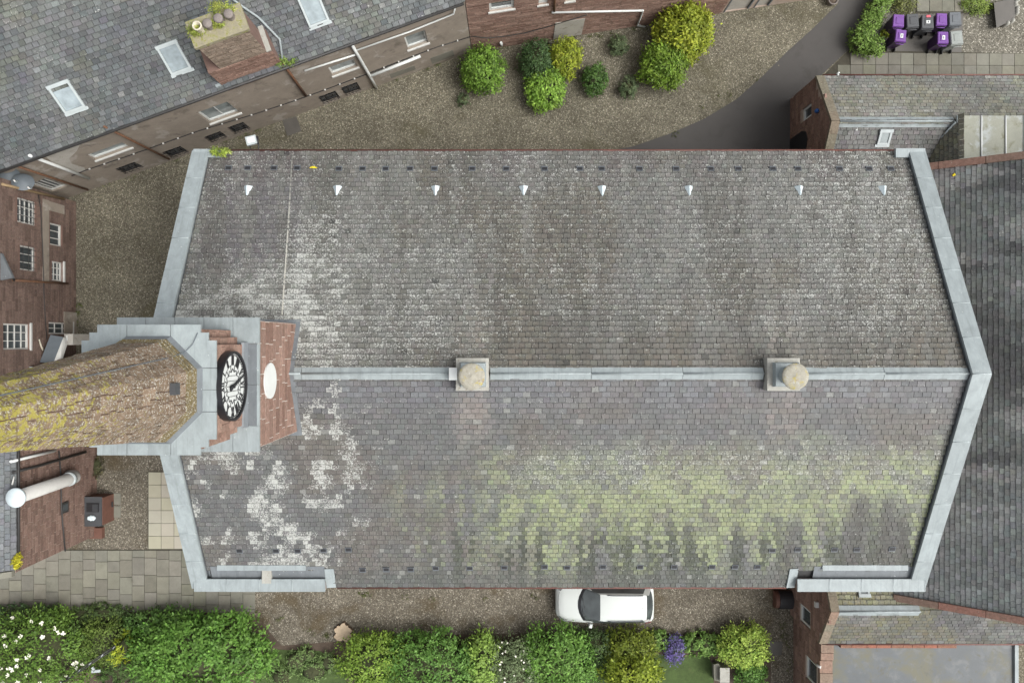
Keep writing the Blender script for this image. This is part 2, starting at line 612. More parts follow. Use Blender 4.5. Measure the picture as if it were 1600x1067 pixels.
# ------------------------------------------------------------------ walls seen in plan
class Wall:
    """vertical plane through O (2-D) along d; n faces the viewer side"""

    def __init__(self, A, B, flip=False):
        self.O = np.array(A[:2], float)
        self.d = nrm(np.array(B[:2], float) - self.O)
        self.n = np.array([self.d[1], -self.d[0]])
        if flip:
            self.n = -self.n
        self.L = float(np.linalg.norm(np.array(B[:2], float) - self.O))

    def P(self, s, z, out=0.0):
        p = self.O + self.d * s + self.n * out
        return np.array([p[0], p[1], z])

    def sz(self, u, v, out=0.0):
        r = np.array([(u - 800) / F, -(v - 533.5) / F])
        t = (np.dot(self.n, self.O) + out) / np.dot(self.n, r)
        return float(np.dot(r * t - self.O, self.d)), float(CAM_H - t)

    def at(self, u, v, out=0.05):
        s, z = self.sz(u, v, out)
        return self.P(s, z, out)

    def ax(self):
        return (np.array([*self.d, 0]), np.array([*self.n, 0]), np.array([0, 0, 1.]))

    def box(self, mb, s0, s1, z0, z1, o0, o1, col=(1, 1, 1, 1)):
        return mb.box(self.P((s0 + s1) / 2, (z0 + z1) / 2, (o0 + o1) / 2), ((s1 - s0) / 2, (o1 - o0) / 2, (z1 - z0) / 2), self.ax(), col)

    def rect(self, quad, out=0.0):
        q = [self.sz(u, v, out) for u, v in quad]
        s = sorted(a for a, _ in q)
        z = sorted(b for _, b in q)
        return ((s[0] + s[1]) / 2, (s[2] + s[3]) / 2, (z[0] + z[1]) / 2, (z[2] + z[3]) / 2)


def holed_wall(mb, wall, S0, S1, Z0, Z1, holes, depth=.18, col=(1, 1, 1, 1)):
    ss = sorted({S0, S1, *[min(max(h[i], S0), S1) for h in holes for i in (0, 1)]})
    zs = sorted({Z0, Z1, *[min(max(h[i], Z0), Z1) for h in holes for i in (2, 3)]})
    for a, b in zip(ss[:-1], ss[1:]):
        for c, d in zip(zs[:-1], zs[1:]):
            m, k = (a + b) / 2, (c + d) / 2
            if any(h[0] < m < h[1] and h[2] < k < h[3] for h in holes):
                continue
            mb.add([wall.P(a, c), wall.P(b, c), wall.P(b, d), wall.P(a, d)], [(0, 1, 2, 3)], col)
    for (a, b, c, d) in holes:
        f = [wall.P(a, c), wall.P(b, c), wall.P(b, d), wall.P(a, d)]
        k = [wall.P(a, c, -depth), wall.P(b, c, -depth), wall.P(b, d, -depth), wall.P(a, d, -depth)]
        for i in range(4):
            j = (i + 1) % 4
            mb.add([f[i], f[j], k[j], k[i]], [(0, 1, 2, 3)], col)


def window(parent, wall, r, nx=2, nz=2, frame='white', pane='pane', fw=.06, depth=.12, sill=True, bars=0, name='window'):
    s0, s1, z0, z1 = r
    mb = MB()
    o0, o1 = -depth - .04, -depth + .03
    for a, b, c, d in ((s0, s1, z0, z0 + fw * 1.3), (s0, s1, z1 - fw, z1), (s0, s0 + fw, z0 + fw * 1.3, z1 - fw), (s1 - fw, s1, z0 + fw * 1.3, z1 - fw)):
        wall.box(mb, a, b, c, d, o0, o1)
    for i in range(1, nx):
        x = s0 + (s1 - s0) * i / nx
        wall.box(mb, x - .016, x + .016, z0 + fw * 1.3, z1 - fw, o0 + .02, o1 - .012)
    for i in range(1, nz):
        x = z0 + (z1 - z0) * i / nz
        wall.box(mb, s0 + fw, s1 - fw, x - .018, x + .018, o0 + .021, o1 - .01)
    w = mb.build(name, M[frame], parent)
    mb = MB()
    wall.box(mb, s0 + .01, s1 - .01, z0 + .01, z1 - .01, o0 - .01, o0 + .012)
    mb.build('pane', M[pane], w)
    if sill:
        mb = MB()
        wall.box(mb, s0 - .06, s1 + .06, z0 - .09, z0 - .002, -.08, .07)
        mb.build('sill', M[sill if isinstance(sill, str) else 'offwhite'], w)
    if bars:
        mb = MB()
        for i in range(bars):
            x = s0 + (s1 - s0) * (i + .5) / bars
            mb.tube([wall.P(x, z0, .01), wall.P(x, z1, .01)], .013, 5)
        for i in range(3):
            z = z0 + (z1 - z0) * (i + .5) / 3
            mb.tube([wall.P(s0, z, .02), wall.P(s1, z, .02)], .012, 5)
        mb.build('bars', M['iron'], w)
    return w


def pipe(parent, pts, r, mat, name='drain_pipe', n=8):
    return MB().tube(pts, r, n).build(name, M[mat], parent)


UNIT = MB().box((0, 0, 0), (.5, .5, .5)).build('unit', M['stone'])
UNIT_STONE = UNIT.data
COL.objects.unlink(UNIT)
bpy.data.objects.remove(UNIT)
UNIT_STONE.name = 'block'


def variant(mesh, mat):
    key = mesh.name + '_' + mat
    if key in bpy.data.meshes:
        return bpy.data.meshes[key]
    m = mesh.copy()
    m.name = key
    m.materials.clear()
    m.materials.append(M[mat])
    return m


def basis(c, ax, h):
    m = Matrix.Identity(4)
    for j in range(3):
        for i in range(3):
            m[i][j] = float(ax[j][i] * h[j])
    for i in range(3):
        m[i][3] = float(c[i])
    return m


def stone_tone(rng, pal):
    a, b = pal
    t = rng.random()
    k = .82 + .36 * rng.random()
    return tuple((a[i] * (1 - t) + b[i] * t) * k for i in range(3)) + (1,)


RED = ((.19, .122, .098), (.27, .18, .148))
PINK = ((.235, .150, .120), (.30, .205, .165))
DARKRED = ((.125, .088, .074), (.175, .125, .106))


def block_wall(parent, wall, S0, S1, Z0, Z1, ch=.3, ln=(.4, .9), pal=RED, mat='stone', keep=None, holes=(), n_ind=300, proud=.018, joint=.014, name='stone', seed=1):
    """courses of separate stones standing proud of the wall plane; joints recessed"""
    rng = random.Random(seed)
    ax = wall.ax()
    me = variant(UNIT_STONE, mat)
    cnt = 0
    rest = MB()
    z = Z0
    while z < Z1 - .05:
        h = min(ch * rng.uniform(.82, 1.18), Z1 - z)
        s = S0 - rng.uniform(0, ln[0])
        while s < S1:
            w = rng.uniform(*ln)
            a, b = max(s, S0), min(s + w, S1)
            s += w
            if b - a < .06:
                continue
            parts = [(a, b)]
            for (ha, hb, hc, hd) in holes:
                if z + h > hc + .01 and z < hd - .01:
                    np_ = []
                    for (p, q) in parts:
                        if q <= ha or p >= hb:
                            np_.append((p, q))
                        else:
                            if p < ha - .05:
                                np_.append((p, ha))
                            if q > hb + .05:
                                np_.append((hb, q))
                    parts = np_
            for (p, q) in parts:
                if keep and not keep((p + q) / 2, z + h / 2):
                    continue
                dp = proud * rng.uniform(.5, 1.4)
                c = wall.P((p + q) / 2, z + h / 2, dp - .04)
                hs = (q - p - joint, .08, h - joint)
                col = stone_tone(rng, pal)
                if cnt < n_ind:
                    o = bpy.data.objects.new(name, me)
                    o.color = col
                    put(o, parent)
                    o.matrix_basis = basis(c, ax, hs)
                    cnt += 1
                else:
                    rest.box(c, tuple(x / 2 for x in hs), ax, col)
        z += h
    if rest.v:
        rest.build('stonework', M[mat], parent, kind='stuff')


# unit slate: lies on its course, tail (y=0) raised
def unit_slate():
    t = MB()
    vs = [(0, 0, 1), (1, 0, 1), (1, 1, -1), (0, 1, -1), (0, 0, 2), (1, 0, 2), (1, 1, 0), (0, 1, 0)]
    t.add(vs, [(3, 2, 1, 0), (4, 5, 6, 7), (0, 1, 5, 4), (1, 2, 6, 5), (2, 3, 7, 6), (3, 0, 4, 7)])
    o = t.build('slate', M['slate'])
    me = o.data
    b = me.attributes.new('st', 'FLOAT_VECTOR', 'POINT')
    b.data.foreach_set('vector', np.array([(v[0], v[1], 0) for v in vs], np.float32).ravel())
    bpy.data.objects.remove(o)
    me.name = 'slate_piece'
    return me


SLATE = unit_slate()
SLATE_PLAIN = SLATE.copy()  # copy with a weaker painted shade band at the tail
SLATE_PLAIN.name = 'slate_piece_soft_shade'
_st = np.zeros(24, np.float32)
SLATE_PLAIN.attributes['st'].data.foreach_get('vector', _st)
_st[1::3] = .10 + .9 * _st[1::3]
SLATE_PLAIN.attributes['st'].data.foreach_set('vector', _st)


def in_poly(px, py, poly):
    px = np.asarray(px)
    c = np.zeros(px.shape, bool)
    n = len(poly)
    for i in range(n):
        x0, y0 = poly[i]
        x1, y1 = poly[(i + 1) % n]
        if y0 == y1:
            continue
        k = ((y0 > py) != (y1 > py)) & (px < (x1 - x0) * (py - y0) / (y1 - y0) + x0)
        c ^= k
    return c


def slates(parent, P0, ex, es, poly, course, width, colour, n_ind=300, t=.021, gap=.014, seed=3, dim=0.0, tail_shade=True):
    """P0 origin at the eaves, ex along the eaves, es up the slope; poly in (x, s) metres"""
    rng = np.random.default_rng(seed)
    P0 = np.asarray(P0, float)
    ex = nrm(ex)
    es = nrm(es)
    n = np.cross(ex, es)
    if n[2] < 0:
        n = -n
    xs = [p[0] for p in poly]
    ss = [p[1] for p in poly]
    rows = []
    s = min(ss)
    smax = max(ss)
    while s < smax - course * .3:
        k = math.floor(5 * (s - min(ss)) / max(.1, smax - min(ss)) + 1e-6) / 4
        w = width * (1 + dim * k)
        m = int((max(xs) - min(xs)) / w) + 4
        jt = min(xs) + (np.arange(m + 1) - 1.5 + .5 * (len(rows) % 2)) * w + rng.normal(0, .06 * w, m + 1)
        x = jt[:-1]
        ww = np.diff(jt)
        rows.append(np.stack([x, np.full(m, s) + rng.normal(0, course * .035, m), ww], 1))
        s += course * (1 + .0 * k)
    A = np.concatenate(rows)
    x0 = np.clip(A[:, 0], min(xs), max(xs))
    x1 = np.clip(A[:, 0] + A[:, 2], min(xs), max(xs))
    cs = A[:, 1] + course * .5
    ok = (x1 - x0 > .05) & in_poly((x0 + x1) / 2, cs, poly)
    A, x0, x1, cs = A[ok], x0[ok], x1[ok], cs[ok]
    N = len(A)
    w = x1 - x0 - gap * rng.uniform(.6, 1.5, N)
    ln = np.full(N, course * 1.22)
    tt = t * rng.uniform(.8, 1.25, N)
    rot = rng.normal(0, .012, N)
    O = P0 + np.outer(x0, ex) + np.outer(A[:, 1], es)
    X = np.outer(np.cos(rot), ex) + np.outer(np.sin(rot), es)
    Y = -np.outer(np.sin(rot), ex) + np.outer(np.cos(rot), es)
    ctr = P0 + np.outer((x0 + x1) / 2, ex) + np.outer(cs, es)
    C = colour(ctr, rng)                        # (N,4)
    u, v = UV(ctr)
    sc = np.where((u > 8) & (u < 1592) & (v > 8) & (v < 1059), w / (CAM_H - ctr[:, 2]), -1)
    order = np.argsort(-sc)
    ind = order[:n_ind]
    rest = order[n_ind:]
    for i in ind:
        o = bpy.data.objects.new('slate', SLATE if tail_shade else SLATE_PLAIN)
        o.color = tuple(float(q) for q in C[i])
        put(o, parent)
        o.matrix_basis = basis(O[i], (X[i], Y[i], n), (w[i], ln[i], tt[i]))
    if len(rest):
        i = rest
        loc = [(0, 0, 1), (1, 0, 1), (1, 1, -1), (0, 1, -1), (0, 0, 2), (1, 0, 2), (1, 1, 0), (0, 1, 0)]
        V = np.stack([O[i] + X[i] * (w[i] * a)[:, None] + Y[i] * (ln[i] * b)[:, None] + n * (tt[i] * c)[:, None] for a, b, c in loc], 1)
        fq = np.array([(4, 5, 6, 7), (0, 1, 5, 4), (1, 2, 6, 5), (3, 0, 4, 7)])
        Q = (np.arange(len(i))[:, None, None] * 8 + fq[None]).reshape(-1, 4)
        CC = np.repeat(C[i][:, None, :], 8, 1).reshape(-1, 4)
        st = np.tile(np.array([(a, b if tail_shade else .10 + .9 * b, 0) for a, b, c in loc]), (len(i), 1))
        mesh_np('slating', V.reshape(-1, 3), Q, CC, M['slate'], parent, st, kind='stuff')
    return n


def jitter(base, rng, N, k=.16, hue=.04):
    b = np.asarray(base, float)
    if b.ndim == 1:
        b = np.tile(b, (N, 1))
    v = 1 + rng.normal(0, k, (N, 1))
    h = 1 + rng.normal(0, hue, (N, 3))
    return np.clip(b * np.clip(v, .45, 1.7) * h, .01, .8)


def mixn(a, b, k):
    k = np.asarray(k)[:, None]
    return a * (1 - k) + np.asarray(b) * k


# ------------------------------------------------------------------ ground
def sheet(name, poly, z, mat, **kw):
    mb = MB()
    poly = ccw(poly)
    mb.add([(p[0], p[1], z) for p in poly], [tuple(range(len(poly)))])
    return mb.build(name, M[mat], None, kind='structure', **kw)


def wp(pts, z=0.0):
    return [tuple(W(u, v, z)[:2]) for u, v in pts]


sheet('ground', [(-250, -250), (250, -250), (250, 250), (-250, 250)], 0, 'gravel')
sheet('gravel_drive', wp([(-500, 858), (170, 700), (260, 700), (420, 870), (700, 860), (1250, 860), (1250, 1500), (-500, 1500)]), .004, 'gravel_s')
sheet('driveway', wp([(1420, -120), (1372, 0), (1340, 50), (1326, 78), (1270, 130), (1242, 150), (1242, 300), (900, 300), (930, 240), (990, 229), (1050, 208), (1100, 186), (1150, 156), (1190, 121), (1230, 81), (1270, 45), (1308, 8), (1360, -120)]), .006, 'asphalt')
sheet('gravel_yard', wp([(1372, 0), (1420, -120), (1800, -120), (1800, 95), (1326, 95), (1326, 78), (1340, 50)]), .005, 'gravel_l')
sheet('bin_area', wp([(1388, 24), (1505, 22), (1502, 83), (1376, 83)]), .012, 'wet')
sheet('garden_bed', wp([(-400, 948), (95, 946), (270, 950), (400, 962), (440, 1008), (545, 1000), (600, 992), (760, 990), (900, 990), (1180, 990), (1205, 1010), (1200, 1400), (-400, 1400)]), .012, 'soil')
sheet('lawn', wp([(920, 1030), (1010, 1018), (1060, 1026), (1105, 1024), (1115, 1040), (1112, 1400), (860, 1400), (890, 1045)]), .020, 'lawn')
sheet('lawn', wp([(425, 1014), (500, 1016), (540, 1040), (560, 1400), (390, 1400), (400, 1040)]), .020, 'lawn')


def paving(name, mat, slabs, base_poly, z=.045, tone=.13):
    p = sheet(name, base_poly, .016, 'joint')
    rng = random.Random(len(slabs))
    me = variant(UNIT_STONE, mat)
    for (x0, x1, y0, y1, a) in slabs:
        o = bpy.data.objects.new('slab', me)
        k = 1 + rng.uniform(-tone, tone)
        o.color = (k, k * rng.uniform(.97, 1.02), k * rng.uniform(.94, 1.03), 1)
        put(o, p)
        c, s = math.cos(a), math.sin(a)
        o.matrix_basis = basis(((x0 + x1) / 2, (y0 + y1) / 2, z - .02 + rng.uniform(-.006, .006)), (np.array([c, s, 0]), np.array([-s, c, 0]), np.array([0, 0, 1.])), (x1 - x0 - .022, y1 - y0 - .022, .05))
    return p


# path of square slabs by the north wing
sl = []
k0 = CAM_H / F
for r_ in range(2):
    for i in range(18):
        u0 = 1328 + i * 19.7
        a = W(u0, 83.2 + r_ * 19 + i * .10, 0)
        b = W(u0 + 19.7, 102.2 + r_ * 19 + i * .10, 0)
        sl.append((a[0], b[0], b[1], a[1], -.005))
a, b = W(1308, 102.2, 0), W(1328, 121, 0)
sl.append((a[0], b[0], b[1], a[1], 0))
paving('slab_path', 'slab', sl, wp([(1283, 122), (1326, 79), (1700, 86), (1700, 135), (1283, 135)]))
# slabs behind the bins
sl = []
for i in range(4):
    for j in range(3):
        a, b = W(1432 + i * 19.6, 20 - j * 20, 0), W(1451.6 + i * 19.6, 40 - j * 20, 0)
        sl.append((a[0], b[0], a[1] - .6, a[1], 0))
paving('slab_path', 'slab', [(x0, x1, y0 + .62, y1 + .62, a) for x0, x1, y0, y1, a in sl], wp([(1430, 22), (1512, 22), (1512, -45), (1430, -45)]))
# beige patio beside the west gable
sl = []
for i in range(4):
    for j in range(6):
        a, b = W(232.5 + i * 20, 737 + j * 20, 0), W(252.5 + i * 20, 757 + j * 20, 0)
        sl.append((a[0], b[0], b[1], a[1], 0))
paving('beige_patio', 'slab_beige', sl, wp([(231, 736), (314, 736), (314, 858), (231, 858)]), tone=.04)
# staggered paving south-west
sl = []
rng = random.Random(5)
for i in range(-2, 21):
    u0 = -4 + i * 19.2
    v = 859 + rng.uniform(-14, 0)
    if u0 < 110:
        v = max(v, 920 - u0 * .55 - 30)
    if u0 > 385:
        continue
    while v < 952:
        h = rng.choice([17, 24, 27, 27])
        v1 = min(v + h, 956)
        if v1 > 859 and v1 - max(v, 859) > 5 and not (u0 > 365 and v < 905):
            a, b = W(u0, max(v, 859), 0), W(u0 + 19.2, v1, 0)
            sl.append((a[0], b[0], b[1], a[1], 0))
        v += h
paving('slab_paving', 'slab', sl, wp([(-60, 858), (118, 858), (296, 858), (392, 860), (396, 925), (380, 950), (-60, 956)]), tone=.16)
for q in ((170, 790, 189, 790 + 18), (170, 770, 189, 788)):
    a, b = W(q[0], q[1]), W(q[2], q[3])
    mb = MB().box(((a[0] + b[0]) / 2, (a[1] + b[1]) / 2, .02), ((b[0] - a[0]) / 2, (a[1] - b[1]) / 2, .022))
    mb.build('stepping_stone', M['slab'], None, kind='structure')
for nm, q in (('drain_cover', [(441, 188), (463, 182), (471, 205), (449, 213)]), ('drain_cover', [(1203, 1001), (1223, 1002), (1221, 1023), (1201, 1022)])):
    lo = [W(u, v, .005) for u, v in q]
    hi = [W(u, v, .03) for u, v in q]
    MB().hexa(lo[::-1], hi[::-1]).build(nm, M['wet'], None, label='dark square drain cover set in gravel beside ' + ('the rendered house' if q[0][0] < 800 else 'the lime shrub'), cat='drain cover')

# ------------------------------------------------------------------ church
HE, HR = 7.5, 11.28
YN, YS, YR = 7.2, -9.3, -1.05
XW, XE = -12.06, 15.58
church = thing('church', 'large church with long mossy grey slate roof and lead gable copings', 'church', ((XW + XE) / 2, YR, 0))
mb = MB()
mb.prism([(XW + .15, YS + .3), (XE - .15, YS + .3), (XE - .15, YN - .3), (XW + .15, YN - .3)], 0, HE - .05)
for x in (XW + .15, XE - .6):
    mb.hexa([(x, YS + .3, HE - .05), (x + .45, YS + .3, HE - .05), (x + .45, YN - .3, HE - .05), (x, YN - .3, HE - .05)], [(x, YR - .05, HR - .06), (x + .45, YR - .05, HR - .06), (x + .45, YR + .05, HR - .06), (x, YR + .05, HR - .06)])
mb.build('wall', M['core'], church)

x0c, x1c = XW + .62, XE - .62
LX = x1c - x0c


def church_south(P, rng):
    N = len(P)
    u, v = UV(P)
    c = np.tile((.148, .151, .150), (N, 1))
    c = mixn(c, (.155, .145, .132), sst(.4, .65, fbm(u / 90, v / 60, 1)))
    big = fbm(u / 110, v / 90, 2)
    strk = fbm(u / 20, v / 260, 3, 3)
    g = 1.15 * sst(680, 780, v + 130 * (big - .5)) * sst(730, 830, u + 120 * (fbm(u / 50, v / 50, 9) - .5))
    g = np.maximum(g, .55 * sst(590, 650, u) * sst(710, 790, v) * sst(.42, .58, strk))
    g *= 1 - .8 * sst(888, 912, v + 26 * (strk - .5)) * (1 - .7 * sst(1200, 1260, u))
    g *= 1 - sst(.56, .66, strk) * sst(770, 840, v) * .95
    for (a, b, w_) in ((1345, 765, 20), (1388, 770, 18), (1240, 800, 14), (1320, 820, 16), (940, 850, 20), (1050, 860, 18), (1160, 830, 20), (800, 840, 22)):
        g *= 1 - .9 * np.exp(-((u - a - (v - b) * .05) / w_) ** 2) * sst(b - 15, b + 25, v)
    g *= .25 + .75 * sst(.30, .52, fbm(u / 13, v / 16, 5, 2))
    gk = np.clip(g * rng.uniform(.75, 1.1, N), 0, .95)
    gcol = mixn(np.tile((.265, .305, .165), (N, 1)), (.325, .36, .21), rng.random(N))
    c = mixn(c, gcol, gk)
    dk = sst(.47, .60, fbm(u / 13, v / 180, 44, 3)) * sst(770, 860, v + 40 * (big - .5)) * sst(600, 760, u)
    c = mixn(c, (.058, .066, .046), dk * .9)
    for (a, b, w_) in ((1345, 770, 13), (1390, 775, 11), (1236, 815, 10), (1412, 800, 9)):
        c = mixn(c, (.082, .078, .070), .85 * np.exp(-((u - a + (v - b) * .12) / (w_ + (v - b) * .05)) ** 2) * sst(b - 15, b + 20, v))
    c = mixn(c, (.115, .12, .11), sst(880, 900, v) * .6)
    # iron stain and pale wash below the ventilators
    for a in (742, 1228):
        s = np.exp(-((u - a + 4) / 27) ** 4) * sst(606, 612, v) * (1 - sst(630, 720, v)) * sst(.25, .6, fbm(u / 6, v / 60, 49, 2))
        c = mixn(c, (.30, .265, .235), s * .8)
    c = mixn(c, (.175, .175, .20), sst(590, 600, v) * (1 - sst(610, 660, v)) * .4)
    wl_ = (1 - sst(500, 590, u)) * sst(590, 660, v) * sst(.40, .66, fbm(u / 38, v / 50, 6, 3)) * sst(.25, .62, fbm(u / 15, v / 9, 46, 2))
    wl_ = np.maximum(wl_, .7 * (1 - sst(540, 620, u)) * sst(.6, .7, fbm(u / 22, v / 30, 7, 2)))
    al = .30 + .78 * wl_ + .26 * sst(660, 720, v) * (1 - sst(740, 800, v)) * sst(760, 830, u) + .12 * gk
    al += .08 * rng.normal(0, 1, N)
    pale = rng.random(N) < .012
    c = jitter(c, rng, N, .075, .015)
    c = mixn(c, (.24, .26, .275), sst(.5, .7, fbm(u / 9, v / 60, 8, 2)) * (1 - sst(598, 640, v)) * .6)
    c[pale] = c[pale] * .4 + np.array((.30, .31, .29)) * .6
    return np.concatenate([c * .74, np.clip(al, 0, 1)[:, None]], 1)


def church_north(P, rng):
    N = len(P)
    u, v = UV(P)
    c = np.tile((.160, .160, .148), (N, 1))
    b1 = fbm(u / 120, v / 100, 11)
    c = mixn(c, (.135, .125, .105), sst(.42, .66, b1))
    c = mixn(c, (.128, .122, .128), (1 - sst(430, 520, u)) * (1 - sst(400, 470, v)) * .75)
    c = mixn(c, (.155, .135, .105), sst(500, 575, v) * sst(600, 800, u) * .6)
    c = mixn(c, (.12, .105, .10), (1 - sst(270, 300, v)) * sst(.45, .6, fbm(u / 60, v / 60, 12)) * .6)
    strk = fbm(u / 26, v / 200, 13, 3)
    c = mixn(c, (.108, .104, .090), sst(.48, .62, strk) * .6)
    c = mixn(c, (.20, .20, .185), sst(.55, .68, fbm(u / 18, v / 220, 48, 3)) * .5)
    a1 = (1 - sst(470, 640, u)) * sst(385, 475, v + (u - 380) * .2) * 1.25
    a2 = np.exp(-((u - 490 - (v - 450) * .0) / 42) ** 2) * sst(310, 370, v)
    a3 = np.exp(-((u - 640) / 90) ** 2) * sst(340, 420, v) * .4
    al = .50 + .34 * np.maximum(np.maximum(a1, a2), a3) * sst(.2, .65, fbm(u / 17, v / 12, 47, 2)) + .12 * (fbm(u / 60, v / 70, 14) - .5) * 2
    for a in (738, 1224):
        c = mixn(c, (.24, .225, .195), np.exp(-((u - a) / 27) ** 4) * sst(400, 560, v) * sst(.25, .6, fbm(u / 6, v / 60, 50, 2)) * .7)
    al -= .20 * sst(480, 560, v) * sst(700, 900, u)
    al += .14 * np.exp(-((u - 1360) / 120) ** 2)
    al += .07 * rng.normal(0, 1, N)
    c = mixn(c, (.24, .245, .225), np.clip(a1 * .4, 0, .35))
    c = jitter(c, rng, N, .07, .015)
    dark = rng.random(N) < .006
    c[dark] *= .55
    return np.concatenate([c * .74, np.clip(al, 0, 1)[:, None]], 1)


for (ye, colf, sd, flip) in ((YS, church_south, 21, 1), (YN, church_north, 22, -1)):
    mb = MB()
    d = -.03
    mb.add([(x0c, ye, HE + d), (x1c, ye, HE + d), (x1c, YR, HR + d), (x0c, YR, HR + d)], [(0, 1, 2, 3) if flip > 0 else (3, 2, 1, 0)])
    rf = mb.build('roof_slope', M['felt'], church)
    es = nrm((0, YR - ye, HR - HE))
    sl_len = math.hypot(YR - ye, HR - HE)
    poly = [(0, 0), (LX, 0), (LX, sl_len), (0, sl_len)]
    if flip > 0:      # gutters behind the parapets at both south corners
        g0 = W(525, 915, HE)[0] - x0c
        g1 = W(1232, 910, HE)[0] - x0c
        poly = [(0, .85), (g0, .85), (g0, 0), (g1, 0), (g1, .75), (LX, .75), (LX, sl_len), (0, sl_len)]
    slates(rf, (x0c, ye, HE), (1, 0, 0), es, poly, .205, .195, colf, 150, seed=sd, dim=.36 if flip > 0 else .15, t=.031, gap=.011)

# ridge flashing
rx = sorted([x0c, -6.9, -1.85, -.72, 2.6, 5.6, 8.25, 9.4, 12.2, x1c])
for a, b in zip(rx[:-1], rx[1:]):
    if b < -7 or abs((a + b) / 2 + 1.29) < .3 or abs((a + b) / 2 - 8.82) < .3:
        continue
    mb = MB()
    w2, dz = .20, .20 * (HR - HE) / 8.25
    a_, b_ = a + .008, b - .008
    for sg in (-1, 1):
        q = [(a_, YR, HR + .075), (b_, YR, HR + .075), (b_, YR + sg * w2, HR - dz + .055), (a_, YR + sg * w2, HR - dz + .055)]
        q2 = [(x, y, z - .03) for x, y, z in q]
        mb.hexa(q2 if sg < 0 else q2[::-1], q if sg < 0 else q[::-1])
    mb.tube([(a_, YR, HR + .085), (b_, YR, HR + .085)], .035, 8)
    mb.build('ridge_flashing', M['lead'], church)

# gable copings in sheets
CW = .62


def coping_run(p0, p1, width_dir, width, n, th=.10, lip=True):
    p0, p1 = np.asarray(p0, float), np.asarray(p1, float)
    wd = np.asarray(width_dir, float) * width
    ts = np.linspace(0, 1, n + 1)
    L = np.linalg.norm(p1 - p0)
    for i in range(n):
        g = .006 / L
        a = p0 + (p1 - p0) * (ts[i] + g)
        b = p0 + (p1 - p0) * (ts[i + 1] - g)
        dz = np.array([0, 0, random.uniform(-.006, .008)])
        hi = [a + dz, b + dz, b + wd + dz, a + wd + dz]
        if np.cross((b - a)[:2], wd[:2]) < 0:
            hi = hi[::-1]
        lo = [q - np.array([0, 0, th]) for q in hi]
        k = random.uniform(.93, 1.05)
        m_ = MB().hexa(lo, hi, (k, k, k, 1))
        # standing seam at the end of the sheet
        m_.tube([b + dz + wd * .04, b + dz + wd * .96], .014, 5, (1.25, 1.25, 1.25, 1))
        m_.build('coping_sheet', M['lead'], church)


cz = .25
for x, sg in ((XE, -1), (XW, 1)):
    for ye, n in ((YN, 7), (YS, 7)):
        e = np.array((x, ye, HE + cz))
        r_ = np.array((x, YR, HR + cz))
        coping_run(e, r_, (sg, 0, 0), CW, n)
        # upstand against the slates (dark lead)
        mbu = MB()
        q = [e + (sg * (CW + .012), 0, -.24), r_ + (sg * (CW + .012), 0, -.24), r_ + (sg * (CW + .10), 0, -.22), e + (sg * (CW + .10), 0, -.22)]
        mbu.hexa([p - np.array((0, 0, .03)) for p in (q if (sg > 0) == (ye > 0) else q[::-1])], (q if (sg > 0) == (ye > 0) else q[::-1]))
        mbu.build('soaker', M['lead_dark'], church)
    mbw = MB()
    xa, xb = sorted((x + sg * .05, x + sg * (CW - .03)))
    for ye in (YN, YS):
        lo = [(xa, ye, HE - .2), (xb, ye, HE - .2), (xb, YR, HR - .2), (xa, YR, HR - .2)]
        if ye > 0:
            lo = lo[::-1]
        mbw.hexa(lo, [(a, b, c + .33) for a, b, c in lo])
    mbw.build('gable_parapet', M['lead_dark'], church)
# small corner blocks
for (u0, u1, v0, v1, z) in ((302, 345, 233, 246, 7.78), (1400, 1446, 232, 246, 7.78)):
    a, b = W(u0, v0, z), W(u1, v1, z)
    MB().box(((a[0] + b[0]) / 2, (a[1] + b[1]) / 2, z - .06), ((b[0] - a[0]) / 2, (a[1] - b[1]) / 2, .06)).build('corner_flashing', M['lead'], church)

# south parapets
PZ = 7.92
for (ua, ub, n) in ((303, 508, 4), (1246, 1446, 4)):
    a, b = W(ua, 922, PZ), W(ub, 922, PZ)
    coping_run((a[0], -9.36, PZ), (b[0], -9.36, PZ), (0, 1, 0), .47, n, .08)
    MB().prism([(a[0] + .04, -9.32), (b[0] - .04, -9.32), (b[0] - .04, -8.93), (a[0] + .04, -8.93)], HE - .6, PZ - .085).build('parapet', M['core'], church)
    MB().add([(a[0] + .62, -8.90, HE + .27), (b[0] - .02, -8.90, HE + .27), (b[0] - .02, -8.40, HE + .47), (a[0] + .62, -8.40, HE + .47)], [(0, 1, 2, 3)]).build('valley_gutter', M['lead_dark'], church)
    MB().box(((a[0] + b[0]) / 2 + .1, -8.44, HE + .50), ((b[0] - a[0]) / 2 - .8, .10, .02)).build('gutter_flashing', M['lead'], church)
a = W(417, 898, 7.9)
MB().box((a[0], -8.78, 7.85), (.17, .26, .10)).build('outlet_box', M['pale_stone'], church)
for ub, sg in ((516, 1), (1238, -1)):
    a = W(ub, 905, 7.75)
    MB().hexa([(a[0] - .17, -9.32, 7.42), (a[0] + .17, -9.32, 7.42), (a[0] + .17, -8.5, 7.75), (a[0] - .17, -8.5, 7.75)], [(a[0] - .17, -9.32, 7.62), (a[0] + .17, -9.32, 7.56), (a[0] + .17, -8.5, 7.93), (a[0] - .17, -8.5, 7.97)]).build('corner_flashing', M['lead'], church)

# eaves gutters
for (y, ua, ub, z) in ((YN + .05, 345, 1400, HE - .06), (YS - .05, 527, 1228, HE - .06)):
    a, b = W(ua, 0, z)[0], W(ub, 0, z)[0]
    MB().tube([(a, y, z), (b, y, z)], .065, 8).build('eaves_gutter', M['redgutter'], church)


def roof_pt(x, y, off=0.0):
    k = (HR - HE) / 8.25
    return np.array((x, y, HR - abs(y - YR) * k + off))


